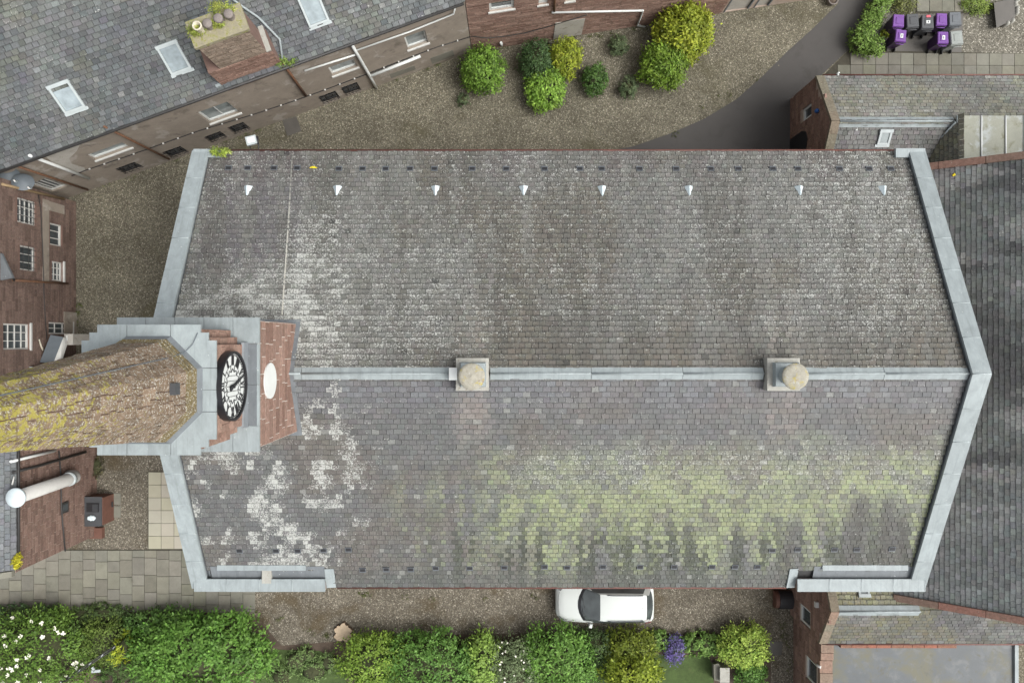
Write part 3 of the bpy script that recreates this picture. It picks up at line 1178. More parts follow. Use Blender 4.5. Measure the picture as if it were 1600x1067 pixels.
def roof_px(u, v):
    """point of the church roof behind a pixel"""
    r = np.array([(u - 800) / F, -(v - 533.5) / F, -1.0])
    k = (HR - HE) / 8.25
    best = None
    for sg in (-1, 1):
        # z = HR - sg*(y-YR)*k ; CAM_H - t = HR - sg*(r1 t - YR)*k
        t = (CAM_H - HR - sg * YR * k) / (1 - sg * r[1] * k)
        p = np.array((r[0] * t, r[1] * t, CAM_H - t))
        if sg * (p[1] - YR) >= 0:
            best = p, sg
    return best


# slate vents, gablet vents
NV = [358, 388, 429, 465, 530, 567, 603, 641, 679, 738, 791, 851, 906, 940, 999, 1056, 1110, 1153, 1207, 1246, 1311, 1357, 1391]
vents = [(u, 265 if u > 500 else 264) for u in NV]
vents += [(375, 859), (432, 859), (466, 859), (506, 858), (545, 857), (567, 889), (604, 888), (642, 888), (681, 886), (734, 886), (788, 885), (851, 884), (886, 885), (942, 884), (1000, 884), (1053, 884), (1112, 884), (1148, 884), (1183, 884), (1206, 858), (1246, 857), (1303, 857), (1338, 857), (1393, 856)]
for (u, v) in vents:
    p, sg = roof_px(u, v)
    k = (HR - HE) / 8.25
    es = nrm((0, -sg, k))
    ex = np.array((1., 0, 0))
    n_ = np.cross(ex, es)
    n_ = n_ if n_[2] > 0 else -n_
    mb = MB()
    mb.box(p + n_ * .05, (.12, .105, .02), (ex, es, n_))
    o = mb.build('slate_vent', M['bingrey'], church)
    mb = MB()
    mb.box(p + n_ * .068 + es * .015, (.095, .065, .010), (ex, es, n_))
    mb.build('opening', M['black'], o)
for u in (386, 526, 680, 818, 941, 1077, 1250, 1381):
    p, sg = roof_px(u, 307)
    k = (HR - HE) / 8.25
    yb = p[1] + .40
    zb = roof_pt(p[0], yb)[2]
    hz = .20
    zb += .035
    A, B, T = np.array((p[0] - .17, yb, zb + .02)), np.array((p[0] + .17, yb, zb + .02)), np.array((p[0], yb, zb + hz))
    Bk = np.array((p[0], yb - hz / k * 1.0, zb + hz + .01))
    mb = MB().add([A, B, T, Bk], [(0, 1, 2), (1, 3, 2), (0, 2, 3)])
    g = mb.build('gablet_vent', M['capblue'], church)
    mb = MB().add([A + (.05, .006, .01), B + (-.05, .006, .01), T + (0, .006, -.05)], [(0, 1, 2)])
    mb.build('louvre', M['black'], g)
# old mortar seam up the north slope, patches of moss on it
a, _ = roof_px(457, 241)
b, _ = roof_px(441, 492)
MB().tube([a + (0, 0, .03), (a + b) / 2 + (.02, 0, .035), b + (0, 0, .03)], .035, 6).build('mortar_fillet', M['pale_stone'], church)


def moss_patch(name, label, cat, P, ax, ru, rv, n, mat, seed):
    rng = np.random.default_rng(seed)
    mb = MB()
    for i in range(n):
        a, r_ = rng.random() * 6.28, math.sqrt(rng.random())
        c = P + ax[0] * ru * r_ * math.cos(a) + ax[1] * rv * r_ * math.sin(a) + ax[2] * .03
        s = rng.uniform(.02, .045)
        mb.lathe(c, [(s, -.02), (s * .8, s * .5), (s * .3, s * .8)], 6)
    return mb.build(name, M[mat], None, label=label, cat=cat)


I3 = (np.array((1., 0, 0)), np.array((0, 1., 0)), np.array((0, 0, 1.)))
p, _ = roof_px(490, 264)
moss_patch('moss_cushion', 'bright yellow moss cushion on north church slates near eaves', 'moss', p, I3, .12, .07, 40, 'yellow', 2)

# iron ridge ventilators
for (X, box_) in ((-1.29, True), (8.82, False)):
    v_ = MB()
    v_.box((X, YR - .02, 11.25), (.53, .53, .27))
    vt = v_.build('ridge_ventilator', M['pale_stone'], church)
    MB().box((X + (.03 if box_ else .06), YR - .02, 11.62), (.42, .40, .10), taper=.92).build('collar', M['lead'], vt)
    MB().lathe((X + .03, YR - .04, 11.6), [(.30, 0), (.26, .3), (.25, .82)], 20).build('neck', M['lead'], vt)
    MB().lathe((X + .03, YR - .04, 12.36), [(.25, 0), (.40, .01), (.42, .05), (.41, .08), (.30, .10), (.16, .11), (.06, .115), (.03, .13), (.0, .132)], 28, cap=False).build('cap', M['vent_stone'], vt)
    if box_:
        MB().box((X - .62, YR, 11.48), (.13, .2, .13)).build('vent_box', M['white'], vt)

# ------------------------------------------------------------------ clock tower
TX, TY = -9.23, -1.23
tower = thing('clock_tower', 'red sandstone clock tower with lead ledges and lichened octagonal spire', 'clock tower', (TX, TY, 0))
Z1, Z2 = 14.4, 16.62
HX1, HY1 = 1.93, 1.82
MB().prism([(TX - HX1, TY - HY1), (TX + HX1, TY - HY1), (TX + HX1, TY + HY1), (TX - HX1, TY + HY1)], 0, Z1 - .1).build('lower_stage', M['mortar_pale'], tower)
we = Wall((TX + HX1, TY - HY1), (TX + HX1, TY + HY1))
lo_stage = tower.children[0]


def above_roof(s, z):
    y = TY - HY1 + s
    return z > HR - abs(y - YR) * .458 - .25


block_wall(lo_stage, we, 0, 2 * HY1, 9.9, Z1 - .12, .30, (.5, .9), ((.195, .122, .098), (.25, .168, .138)), seed=4, proud=.012, joint=.026, keep=above_roof)
for sg in (-1, 1):
    wq = Wall((TX - HX1, TY + sg * HY1), (TX + HX1, TY + sg * HY1), sg > 0)
    block_wall(lo_stage, wq, 0, 2 * HX1, 9.9, Z1 - .12, .30, (.5, .9), ((.195, .122, .098), (.25, .168, .138)), seed=14 + sg, proud=.012, joint=.026, n_ind=0)
# white round panel
c = we.P(1.87, 13.25, 0)


def disc(mb, c, n_, r, t, seg=48, col=(1, 1, 1, 1), r0=0.0):
    n_ = nrm(n_)
    a = nrm(np.cross(n_, (0, 0, 1)))
    b = np.cross(n_, a)
    c = np.asarray(c, float)
    pts = [c + r * (a * math.cos(2 * math.pi * i / seg) + b * math.sin(2 * math.pi * i / seg)) for i in range(seg)]
    if r0 == 0:
        lo, hi = pts, [p + n_ * t for p in pts]
        mb.hexa(lo, hi, col)
        if np.dot(np.cross(pts[1] - pts[0], pts[2] - pts[1]), n_) < 0:
            pass
    else:
        pin = [c + r0 * (a * math.cos(2 * math.pi * i / seg) + b * math.sin(2 * math.pi * i / seg)) for i in range(seg)]
        vs = pts + [p + n_ * t for p in pts] + pin + [p + n_ * t for p in pin]
        fs = []
        for i in range(seg):
            j = (i + 1) % seg
            fs += [(i, j, seg + j, seg + i), (seg + i, seg + j, 3 * seg + j, 3 * seg + i), (3 * seg + i, 3 * seg + j, 2 * seg + j, 2 * seg + i)]
        mb.add(vs, fs, col)
    return mb


pn = disc(MB(), c, (1, 0, 0), .54, .045).build('round_panel', M['white'], tower)
# roof flashing round the tower foot
mb = MB()
for sg in (-1, 1):
    ya, yb = YR, TY + sg * (HY1 + .12)
    lo = [(TX + HX1 + .01, ya, roof_pt(0, ya)[2] + .02), (TX + HX1 + .15, ya, roof_pt(0, ya)[2] + .02), (TX + HX1 + .15, yb, roof_pt(0, yb)[2] + .02), (TX + HX1 + .01, yb, roof_pt(0, yb)[2] + .02)]
    if sg < 0:
        lo = lo[::-1]
    mb.hexa(lo, [np.array(q) + (0, 0, .05) for q in lo])
    yc = TY + sg * (HY1 + .02)
    yd = yc + sg * .13
    lo = [(TX - HX1, yc, roof_pt(0, yc)[2] + .02), (TX + HX1 + .15, yc, roof_pt(0, yc)[2] + .02), (TX + HX1 + .15, yd, roof_pt(0, yd)[2] + .02), (TX - HX1, yd, roof_pt(0, yd)[2] + .02)]
    if sg < 0:
        lo = lo[::-1]
    mb.hexa(lo, [np.array(q) + (0, 0, .054) for q in lo])
mb.build('step_flashing', M['lead_dark'], tower)

# lower ledge: lead sheets
LH = (2.03, 1.92)


def ledge_sheets(z, rects, name='ledge_sheet', th=.1, mat='lead'):
    for (a, b, c_, d_) in rects:
        k = random.uniform(.93, 1.04)
        m_ = MB().box(((a + b) / 2, (c_ + d_) / 2, z - th / 2 + random.uniform(-.004, .004)), ((b - a) / 2 - .006, (d_ - c_) / 2 - .006, th / 2), None, (k, k, k, 1))
        m_.build(name, M[mat], tower)


xa, xb, ya, yb = TX - LH[0], TX + LH[0], TY - LH[1], TY + LH[1]
rects = []
for i in range(4):
    x0_, x1_ = xa + (xb - .75 - xa) * i / 4, xa + (xb - .75 - xa) * (i + 1) / 4
    rects += [(x0_, x1_, yb - .75, yb), (x0_, x1_, ya, ya + .75)]
rects += [(xb - .75, xb, yb - .75, yb), (xb - .75, xb, ya, ya + .75), (xb - .75, xb, ya + .75, TY), (xb - .75, xb, TY, yb - .75), (xa, xa + .75, ya + .75, yb - .75), (xa + .75, xb - .75, ya + .75, yb - .75)]
ledge_sheets(Z1, rects)
ledge_sheets(Z1 + .035, [(xb - .36, xb - .06, ya + .75, TY), (xb - .36, xb - .06, TY, yb - .75)], 'ledge_sheet', .04, 'lead_dark')


def notched(hx, hy, st=.2, cx=TX, cy=TY):
    q = [(hx, hy - 2 * st), (hx - st, hy - 2 * st), (hx - st, hy - st), (hx - 2 * st, hy - st), (hx - 2 * st, hy)]
    out = [(cx + x, cy + y) for x, y in q]
    out += [(cx - x, cy + y) for x, y in q[::-1]]
    out += [(cx - x, cy - y) for x, y in q]
    out += [(cx + x, cy - y) for x, y in q[::-1]]
    return out


up = MB().prism(notched(1.60, 1.55), Z1 - .05, Z2 - .1).build('clock_stage', M['core'], tower)
w2 = Wall((TX + 1.60, TY - 1.15), (TX + 1.60, TY + 1.15))
block_wall(up, w2, 0, 2.3, Z1 + .02, Z2 - .12, .26, (.3, .6), PINK, seed=6, holes=(), proud=.02)
for st, hh in ((.2, 1.35), (.4, 1.55)):
    for sg in (-1, 1):
        y0 = TY + sg * (hh - .2)
        y1 = TY + sg * hh
        ww = Wall((TX + 1.60 - st, min(y0, y1)), (TX + 1.60 - st, max(y0, y1)))
        block_wall(up, ww, 0, .2, Z1 + .02, Z2 - .12, .26, (.3, .6), PINK, seed=int(st * 10) + sg + 9, proud=.02)
# sloping lead skirt under the clock stage
MB().hexa([(TX + 1.6, TY - 1.2, Z1), (TX + 1.74, TY - 1.2, Z1), (TX + 1.74, TY + 1.2, Z1), (TX + 1.6, TY + 1.2, Z1)], [(TX + 1.6, TY - 1.2, Z1 + .22), (TX + 1.66, TY - 1.2, Z1 + .18), (TX + 1.66, TY + 1.2, Z1 + .18), (TX + 1.6, TY + 1.2, Z1 + .22)]).build('lead_skirt', M['lead_dark'], tower)

# clock facing the roof
CX = TX + 1.62
ck = np.array((CX, TY + .04, 15.68))
CR = .93
clock = disc(MB(), ck, (1, 0, 0), CR, .21, 64, r0=CR - .055).build('clock', M['clockblack'], tower)
disc(MB(), ck, (1, 0, 0), CR - .05, .14, 64).build('dial', M['clockwhite'], clock)


def dial_pt(r, ang, out=.125):
    """ang clockwise from twelve, seen from the east"""
    return ck + np.array((out, r * math.sin(ang), r * math.cos(ang)))


def dial_bar(mb, p0, p1, w, out=.149, th=.012):
    """flat bar in the dial plane between (right, up) points"""
    p0, p1 = np.array(p0) * 1.05, np.array(p1) * 1.05
    d = nrm(p1 - p0)
    q = np.array((-d[1], d[0]))
    c2 = (p0 + p1) / 2
    mb.box(ck + np.array((out, c2[0], c2[1])), (np.linalg.norm(p1 - p0) / 2, w / 2, th / 2), ((0, d[0], d[1]), (0, q[0], q[1]), (1, 0, 0)))


NUM = {12: 'XII', 1: 'I', 2: 'II', 3: 'III', 4: 'IIII', 5: 'V', 6: 'VI', 7: 'VII', 8: 'VIII', 9: 'IX', 10: 'X', 11: 'XI'}
for h_, tx in NUM.items():
    mb = MB()
    ang = h_ * math.pi / 6
    R_ = np.array(((math.cos(ang), math.sin(ang)), (-math.sin(ang), math.cos(ang))))

    def loc(x, y):
        return R_ @ np.array((x, y))
    wd = {'I': .058, 'V': .13, 'X': .13}
    x = -sum(wd[c_] for c_ in tx) / 2
    r0, r1 = .545, .775
    for c_ in tx:
        w_ = wd[c_]
        if c_ == 'I':
            dial_bar(mb, loc(x + w_ / 2, r0), loc(x + w_ / 2, r1), .036)
        elif c_ == 'V':
            dial_bar(mb, loc(x + w_ / 2, r0), loc(x + .02, r1), .042)
            dial_bar(mb, loc(x + w_ / 2, r0), loc(x + w_ - .02, r1), .026, .151)
        else:
            dial_bar(mb, loc(x + w_ - .02, r0), loc(x + .02, r1), .042)
            dial_bar(mb, loc(x + .02, r0), loc(x + w_ - .02, r1), .026, .151)
        x += w_
    mb.build('numeral', M['clockblack'], clock)
mb = MB()
for i in range(60):
    a = i * math.pi / 30
    dial_bar(mb, (.79 * math.sin(a), .79 * math.cos(a)), (.832 * math.sin(a), .832 * math.cos(a)), .022 if i % 5 else .04)
disc(mb, ck + np.array((.142, 0, 0)), (1, 0, 0), .83, .008, 64, r0=.815)
disc(mb, ck + np.array((.142, 0, 0)), (1, 0, 0), .57, .008, 64, r0=.557)
mb.build('minute_ring', M['clockblack'], clock)
mb = MB()
for i in range(12):
    a = (i + .5) * math.pi / 6
    b_ = (i + 1.5) * math.pi / 6
    dial_bar(mb, (.36 * math.sin(a), .36 * math.cos(a)), (.53 * math.sin(a), .53 * math.cos(a)), .016)
    m_ = (a + b_) / 2
    dial_bar(mb, (.36 * math.sin(a), .36 * math.cos(a)), (.45 * math.sin(m_), .45 * math.cos(m_)), .014, .150)
    dial_bar(mb, (.36 * math.sin(b_), .36 * math.cos(b_)), (.45 * math.sin(m_), .45 * math.cos(m_)), .014, .150)
for y in (-.26, -.13, 0, .13, .26):
    w_ = math.sqrt(.36 ** 2 - y * y)
    dial_bar(mb, (y, -w_), (y, w_), .010)
mb.build('glazing_bars', M['clockblack'], clock)
for nm, ang, L_, w_, out in (('minute_hand', R(160), .76, .05, .185), ('hour_hand', R(163), .50, .085, .168)):
    mb = MB()
    d = np.array((math.sin(ang), math.cos(ang)))
    dial_bar(mb, -d * .2, d * L_, w_, out, .014)
    dial_bar(mb, -d * .22, -d * .06, w_ * 1.8, out + .002, .012)
    mb.build(nm, M['clockblack'], clock)
disc(MB(), ck + np.array((.19, 0, 0)), (1, 0, 0), .06, .02, 20).build('boss', M['clockblack'], clock)

# upper ledge: notched slab cut into lead sheets around the spire foot
UHX, UHY = 1.71, 1.657
OA = 1.32
MB().prism(notched(UHX - .03, UHY - .03), Z2 - .1, Z2 - .02).build('ledge_core', M['lead_dark'], tower)


def ledge_poly(poly, z=Z2, mat='lead'):
    k = random.uniform(.94, 1.05)
    MB().prism(poly, z - .06, z + random.uniform(0, .006), (k, k, k, 1)).build('ledge_sheet', M[mat], tower)


st = .2
q8 = OA * math.tan(math.pi / 8)
for sx in (-1, 1):
    for sy in (-1, 1):
        pts = [(UHX, .0 + q8 + .02), (UHX, UHY - 2 * st), (UHX - st, UHY - 2 * st), (UHX - st, UHY - st), (UHX - 2 * st, UHY - st), (UHX - 2 * st, UHY), (q8 + .02, UHY), (q8 + .02, OA - .05), (OA - .05, q8 + .02)]
        ledge_poly([(TX + sx * x, TY + sy * y) for x, y in pts])
    pts = [(UHX, q8), (OA - .05, q8), (OA - .05, 0), (UHX, 0)]
    for s2 in (-1, 1):
        ledge_poly([(TX + sx * x, TY + s2 * (abs(y) - (.0 if y else -.005))) for x, y in pts])
    pts = [(q8, UHY), (-q8, UHY), (-q8, OA - .05), (q8, OA - .05)]
    ledge_poly([(TX + x, TY + sx * y) for x, y in pts])


def lean(z):
    return -.02 * max(0.0, z - 16.6)


def octa(a, z, rot=0.0):
    r_ = a / math.cos(math.pi / 8)
    dy = lean(z)
    return [(TX + r_ * math.cos(math.pi / 8 + i * math.pi / 4), TY + dy + r_ * math.sin(math.pi / 8 + i * math.pi / 4), z) for i in range(8)]


MB().hexa(octa(OA + .05, Z2), octa(OA - .03, Z2 + .16)).build('lead_apron', M['lead_dark'], tower)
ZA = 27.4
for i, (a0, a1, z0, z1) in enumerate(((1.29, 1.29, Z2 + .05, Z2 + .26), (1.26, 1.26, Z2 + .26, Z2 + .42), (1.23, 1.22, Z2 + .42, Z2 + .56))):
    MB().hexa(octa(a0, z0), octa(a1, z1), (.15, .12, .06, 1)).build('base_moulding', M['spire'], tower)
zb = Z2 + .56
A0 = 1.19


def apo(z):
    return A0 * (ZA - z) / (ZA - zb)


spire = MB().hexa(octa(apo(zb) - .03, zb - .02), octa(.02, ZA - .1), (1, 1, 1, 1)).build('spire', M['core'], tower)
rng = random.Random(12)
rest = MB()
z = zb
cnt = 0
PALE = ((.135, .098, .068), (.215, .160, .115))
while z < ZA - .3:
    h = .235 * rng.uniform(.85, 1.15)
    z1 = min(z + h, ZA - .12)
    for fc in range(8):
        ang = fc * math.pi / 4
        nn = np.array((math.cos(ang), math.sin(ang), 0))
        tt = np.array((-math.sin(ang), math.cos(ang), 0))
        a0, a1 = apo(z), apo(z1 - .016)
        h0, h1 = a0 * math.tan(math.pi / 8), a1 * math.tan(math.pi / 8)
        m = 1 if h0 < .14 else (2 if h0 < .3 else 3)
        cuts = [0] + sorted(np.clip([(i + rng.uniform(-.42, .42)) / m for i in range(1, m)], .12, .88)) + [1]
        for c0, c1 in zip(cuts[:-1], cuts[1:]):
            def q(k, hh, aa, zz, d):
                return np.array((TX, TY + lean(zz), zz)) + nn * (aa + d) + tt * (hh * (2 * k - 1))
            e = .006
            pr = rng.uniform(.0, .022)
            e0, e1 = (e / max(h0, .02)), (e / max(h1, .02))
            k0_, k1_ = c0 + (e0 if c0 > 0 else 0), c1 - (e0 if c1 < 1 else 0)
            if k1_ <= k0_:
                continue
            lo = [q(k0_, h0, a0, z, -.03), q(k0_, h0, a0, z, pr), q(k1_, h0, a0, z, pr), q(k1_, h0, a0, z, -.05)]
            hi = [q(k0_, h1, a1, z1 - .016, -.05), q(k0_, h1, a1, z1 - .016, pr), q(k1_, h1, a1, z1 - .016, pr), q(k1_, h1, a1, z1 - .016, -.05)]
            col = stone_tone(rng, PALE)
            if fc in (0, 1, 2, 6, 7) and z < 22.6 and cnt < 300:
                MB().hexa(lo, hi, col).build('stone', M['spire'], spire)
                cnt += 1
            else:
                rest.hexa(lo, hi, col)
    z = z1
rest.build('stonework', M['spire'], spire, kind='stuff')
# lightning conductor, small hatch
ne = np.array((math.cos(math.pi / 4), math.sin(math.pi / 4), 0))
cen = np.array((TX, TY, 0))
pts = [cen + np.array((1.25, 1.45, Z2 + .02)), cen + np.array((1.12, 1.15, Z2 + .03)), cen + ne * 1.33 + (0, 0, Z2 + .1), cen + ne * 1.29 + (0, 0, Z2 + .3), cen + ne * 1.17 + (0, 0, zb)]
for z in np.linspace(zb + .3, 26.5, 14):
    pts.append(cen + ne * (apo(z) + .025) + (0, lean(z), z))
pipe(tower, pts, .013, 'dish', 'lightning_conductor', 6)
a = apo(17.75)
MB().box((TX + a + .06, TY + .10, 17.75), (.07, .14, .13)).build('hatch', M['binblack'], tower)

# ------------------------------------------------------------------ rendered house, north-west
A = W(100, 312)[:2]
B = W(737, 81)[:2]
WH = Wall(A, B)
if np.dot(WH.n, -WH.O) < 0:
    WH = Wall(A, B, True)
rh = thing('rendered_house', 'long slate roofed house with brown rendered wall and white pipes', 'house', WH.P(WH.L / 2, 0))
EZ = 5.6
wins = [
    ([(306, 176), (356, 160), (329, 193), (375, 176)], 2, 1),
    ([(133, 242), (194, 223), (148, 251), (203, 231)], 1, 1),
    ([(512, 106), (553, 92), (520, 119), (558, 105)], 1, 1),
    ([(632, 59), (664, 47), (638, 79), (669, 66)], 1, 1)]
low = [[(180, 263), (214, 253), (194, 273), (225, 263)], [(254, 238), (284, 228), (267, 248), (295, 239)], [(318, 215), (342, 206), (332, 224), (357, 213)], [(354, 200), (380, 191), (368, 210), (393, 202)], [(497, 152), (524, 142), (505, 164), (533, 155)], [(532, 138), (556, 129), (541, 152), (567, 142)], [(44, 287), (76, 279), (82, 300), (104, 291)]]
wr = [WH.rect(q) for q, _, _ in wins]
lr = [WH.rect(q) for q in low]
lr = [(a, b, max(c, .12), d) for a, b, c, d in lr]
mb = MB()
S0 = -9.0
holed_wall(mb, WH, S0, WH.L, 0, EZ, wr + lr, .2)
ex3 = np.array([*WH.d, 0])
back = -np.array([*WH.n, 0])
D_ = 9.0
for s in (S0, WH.L):
    q = [WH.P(s, 0), WH.P(s, 0, -2 * D_), WH.P(s, EZ, -2 * D_), WH.P(s, EZ)]
    mb.add(q, [(0, 1, 2, 3)])
mb.add([WH.P(S0, 0, -2 * D_), WH.P(WH.L, 0, -2 * D_), WH.P(WH.L, EZ, -2 * D_), WH.P(S0, EZ, -2 * D_)], [(0, 1, 2, 3)])
hw = mb.build('wall', M['render'], rh)
for (q, nx, nz), r_ in zip(wins, wr):
    window(rh, WH, r_, nx, nz, 'white', 'pane_mid', .07, .14)
for r_ in lr[:6]:
    window(rh, WH, r_, 3, 2, 'iron', 'pane', .05, .14, False, 5)
window(rh, WH, lr[6], 4, 1, 'offwhite', 'pane', .05, .10, False)
# plinth and patches of newer render
for quad in ([(0, 0)],):
    pass
for (s0, s1, z0, z1) in ((WH.sz(672, 90)[0], WH.sz(708, 80)[0], .25, .95), (WH.sz(610, 120)[0], WH.sz(650, 110)[0], .3, .8)):
    mb = MB()
    WH.box(mb, s0, s1, z0, z1, 0, .012)
    mb.build('render_patch', M['slab'], rh)
s0 = WH.sz(46, 245)[0]
mb = MB()
pl = [WH.sz(u, v) for u, v in ((62, 236), (100, 222), (126, 224), (120, 236), (108, 248), (112, 256), (132, 262), (134, 268), (118, 270), (90, 262))]
pl = [WH.P(s, z, .006) for s, z in pl]
mb.add(pl, [tuple(range(len(pl)))])
mb.build('render_patch', M['rend_pale'], rh)

PITCH = R(38)
ov = .18
P0 = WH.P(S0, EZ - .05, ov)
es_h = back * math.cos(PITCH) + np.array((0, 0, math.sin(PITCH)))
SL = D_ / math.cos(PITCH)
LR = WH.L - S0
mb = MB()
nrm_h = np.cross(ex3, es_h)
sgn = 1 if nrm_h[2] > 0 else -1
nrm_h = nrm_h * sgn
q = [P0, P0 + ex3 * LR, P0 + ex3 * LR + es_h * SL, P0 + es_h * SL]
q = [p - nrm_h * .03 for p in q]
bk = [q[3], q[2], q[2] + back * 2 * D_ * .5 - np.array((0, 0, D_ * math.tan(PITCH) * .98)), q[3] + back * 2 * D_ * .5 - np.array((0, 0, D_ * math.tan(PITCH) * .98))]
mb.add(q, [(0, 1, 2, 3) if sgn > 0 else (3, 2, 1, 0)])
mb.add(bk, [(0, 1, 2, 3) if sgn > 0 else (3, 2, 1, 0)])
rf = mb.build('roof_slope', M['felt'], rh)


def house_col(P, rng):
    N = len(P)
    c = np.tile((.125, .135, .140), (N, 1))
    f = fbm(P[:, 0] / 1.6, P[:, 1] / 1.6, 31)
    c = mixn(c, (.165, .175, .172), sst(.45, .7, f))
    c = mixn(c, (.15, .155, .12), sst(.55, .7, fbm(P[:, 0] / 1.1, P[:, 1] / 1.1, 33)) * .6)
    c = mixn(c, (.20, .215, .21), (rng.random(N) < .06) * .8)
    c = jitter(c, rng, N, .13, .025)
    al = .25 + .10 * rng.normal(0, 1, N) + .2 * (f - .5)
    return np.concatenate([c * .72, np.clip(al, 0, 1)[:, None]], 1)


def plane_px(u, v, P0, n_):
    r = np.array([(u - 800) / F, -(v - 533.5) / F, -1.0])
    o = np.array((0, 0, CAM_H))
    t = np.dot(P0 - o, n_) / np.dot(r, n_)
    return o + r * t


slates(rf, P0, ex3, es_h, [(0, 0), (LR, 0), (LR, SL * .75), (0, SL * .75)], .20, .27, house_col, 200, seed=31, t=.024, gap=.016)


def skylight(parent, quad, P0, ex, es, n_, frame='frame_grey', pane='pane_pale', open_=False):
    pts = [plane_px(u, v, P0 + n_ * .06, n_) for u, v in quad]
    xs = sorted(np.dot(p - P0, ex) for p in pts)
    ss = sorted(np.dot(p - P0, es) for p in pts)
    x0, x1, s0, s1 = (xs[0] + xs[1]) / 2, (xs[2] + xs[3]) / 2, (ss[0] + ss[1]) / 2, (ss[2] + ss[3]) / 2
    ax = (ex, es, n_)

    def bx(mb, a, b, c, d, h0, h1):
        mb.box(P0 + ex * (a + b) / 2 + es * (c + d) / 2 + n_ * (h0 + h1) / 2, ((b - a) / 2, (d - c) / 2, (h1 - h0) / 2), ax)
    mb = MB()
    f = .085
    bx(mb, x0, x0 + f, s0 + f, s1 - f * 1.6, -.02, .11)
    bx(mb, x1 - f, x1, s0 + f, s1 - f * 1.6, -.02, .11)
    bx(mb, x0, x1, s0, s0 + f, -.02, .10)
    bx(mb, x0 - .02, x1 + .02, s1 - f * 1.6, s1, -.02, .13)
    bx(mb, x0 - .05, x1 + .05, s0 - .12, s0 - .002, .0, .045)
    o = mb.build('skylight', M[frame], parent)
    mb = MB()
    bx(mb, x0 + f + .005, x1 - f - .005, s0 + f + .005, s1 - f * 1.6 - .005 - (.13 if open_ else 0), .05, .075)
    mb.build('pane', M[pane], o)
    if open_:
        mb = MB()
        bx(mb, x0 + f + .005, x1 - f - .005, s0 + f + .005, s1 - f * 1.6 - .005, -.01, .02)
        mb.build('opening', M['black'], o)
    return o


skylight(rh, [(77, 133), (107, 123), (97, 180), (133, 168)], P0, ex3, es_h, nrm_h, open_=True)
skylight(rh, [(244, 72), (277, 61), (266, 118), (298, 108)], P0, ex3, es_h, nrm_h)
skylight(rh, [(464, -12), (497, -24), (480, 45), (511, 34)], P0, ex3, es_h, nrm_h)

# gutter, pipes and cables of the rendered wall
MB().tube([P0 + ex3 * .1 + np.array((0, 0, -.03)) - back * .05, P0 + ex3 * (LR - .1) + np.array((0, 0, -.03)) - back * .05], .07, 8).build('eaves_gutter', M['iron'], rh)


def wallpipe(parent, wall, px, r, mat, out=.08, name='drain_pipe'):
    return pipe(parent, [wall.at(u, v, out) for u, v in px], r, mat, name)


wallpipe(rh, WH, [(163, 198), (264, 249)], .05, 'rust')
wallpipe(rh, WH, [(46, 243), (139, 279)], .07, 'white', .1)
wallpipe(rh, WH, [(15, 256), (137, 297)], .05, 'rust')
wallpipe(rh, WH, [(442, 99), (478, 150)], .06, 'rust')  # dark tube in place of the shaded strip at a rendered corner step
wallpipe(rh, WH, [(546, 64), (560, 88), (579, 121), (588, 138)], .07, 'white', .1)
wallpipe(rh, WH, [(476, 111), (555, 86)], .045, 'white')
wallpipe(rh, WH, [(557, 79), (640, 50), (709, 22), (711, 12)], .04, 'white')
wallpipe(rh, WH, [(579, 119), (657, 88)], .075, 'white', .12)
cab = [(112, 275), (135, 266), (200, 244), (262, 222), (310, 205), (400, 178), (460, 158), (510, 140), (600, 106), (680, 75), (738, 57)]
wallpipe(rh, WH, cab, .022, 'iron', .03, 'cable')
mb = MB()
for i in range(26):
    u = 140 + i * 23
    v = np.interp(u, [c_[0] for c_ in cab], [c_[1] for c_ in cab])
    MB().box(WH.at(u, v, .05), (.03, .03, .03), WH.ax()).build('cable_clip', M['offwhite'], rh)

# wallhead chimney
ca, cb = WH.sz(345, 129)[0], WH.sz(439, 91)[0]
ca = np.dot(W(345, 129, 5.6)[:2] - WH.O, WH.d)
cb = np.dot(W(438, 91, 5.6)[:2] - WH.O, WH.d)
t0 = ca + .48
t1 = np.dot(W(379, 28, 9.1)[:2] - WH.O, WH.d)
mb = MB()
WH.box(mb, ca, cb, 4.9, 6.9, -.95, .03)
WH.box(mb, t0, t1, 6.9, 9.0, -.85, .02)
chim = mb.build('chimney', M['core'], rh)
wc = Wall(WH.P(ca, 0, .03), WH.P(cb, 0, .03), np.dot(Wall(WH.P(ca, 0), WH.P(cb, 0)).n, WH.n) < 0)
block_wall(chim, wc, 0, cb - ca, 5.5, 6.9, .15, (.25, .6), ((.20, .125, .10), (.27, .18, .145)), seed=41, n_ind=150, joint=.018)
wc = Wall(WH.P(t0, 0, .02), WH.P(t1, 0, .02), np.dot(Wall(WH.P(ca, 0), WH.P(cb, 0)).n, WH.n) < 0)
block_wall(chim, wc, 0, t1 - t0, 6.9, 8.9, .13, (.25, .6), ((.20, .16, .125), (.27, .22, .175)), seed=42, n_ind=150, joint=.02)
mb = MB()
WH.box(mb, t0 - .07, t1 + .07, 8.9, 9.05, -.92, .09)
mb.build('chimney_cap', M['mossy_stone'], chim)
mb = MB()
WH.box(mb, t1, cb, 6.9, 6.97, -.98, .05)
mb.build('shoulder', M['pale_stone'], chim)
mb = MB()
WH.box(mb, ca - .22, ca, 5.45, 5.75, -.2, .1)
mb.build('chimney_flashing', M['lead'], chim)
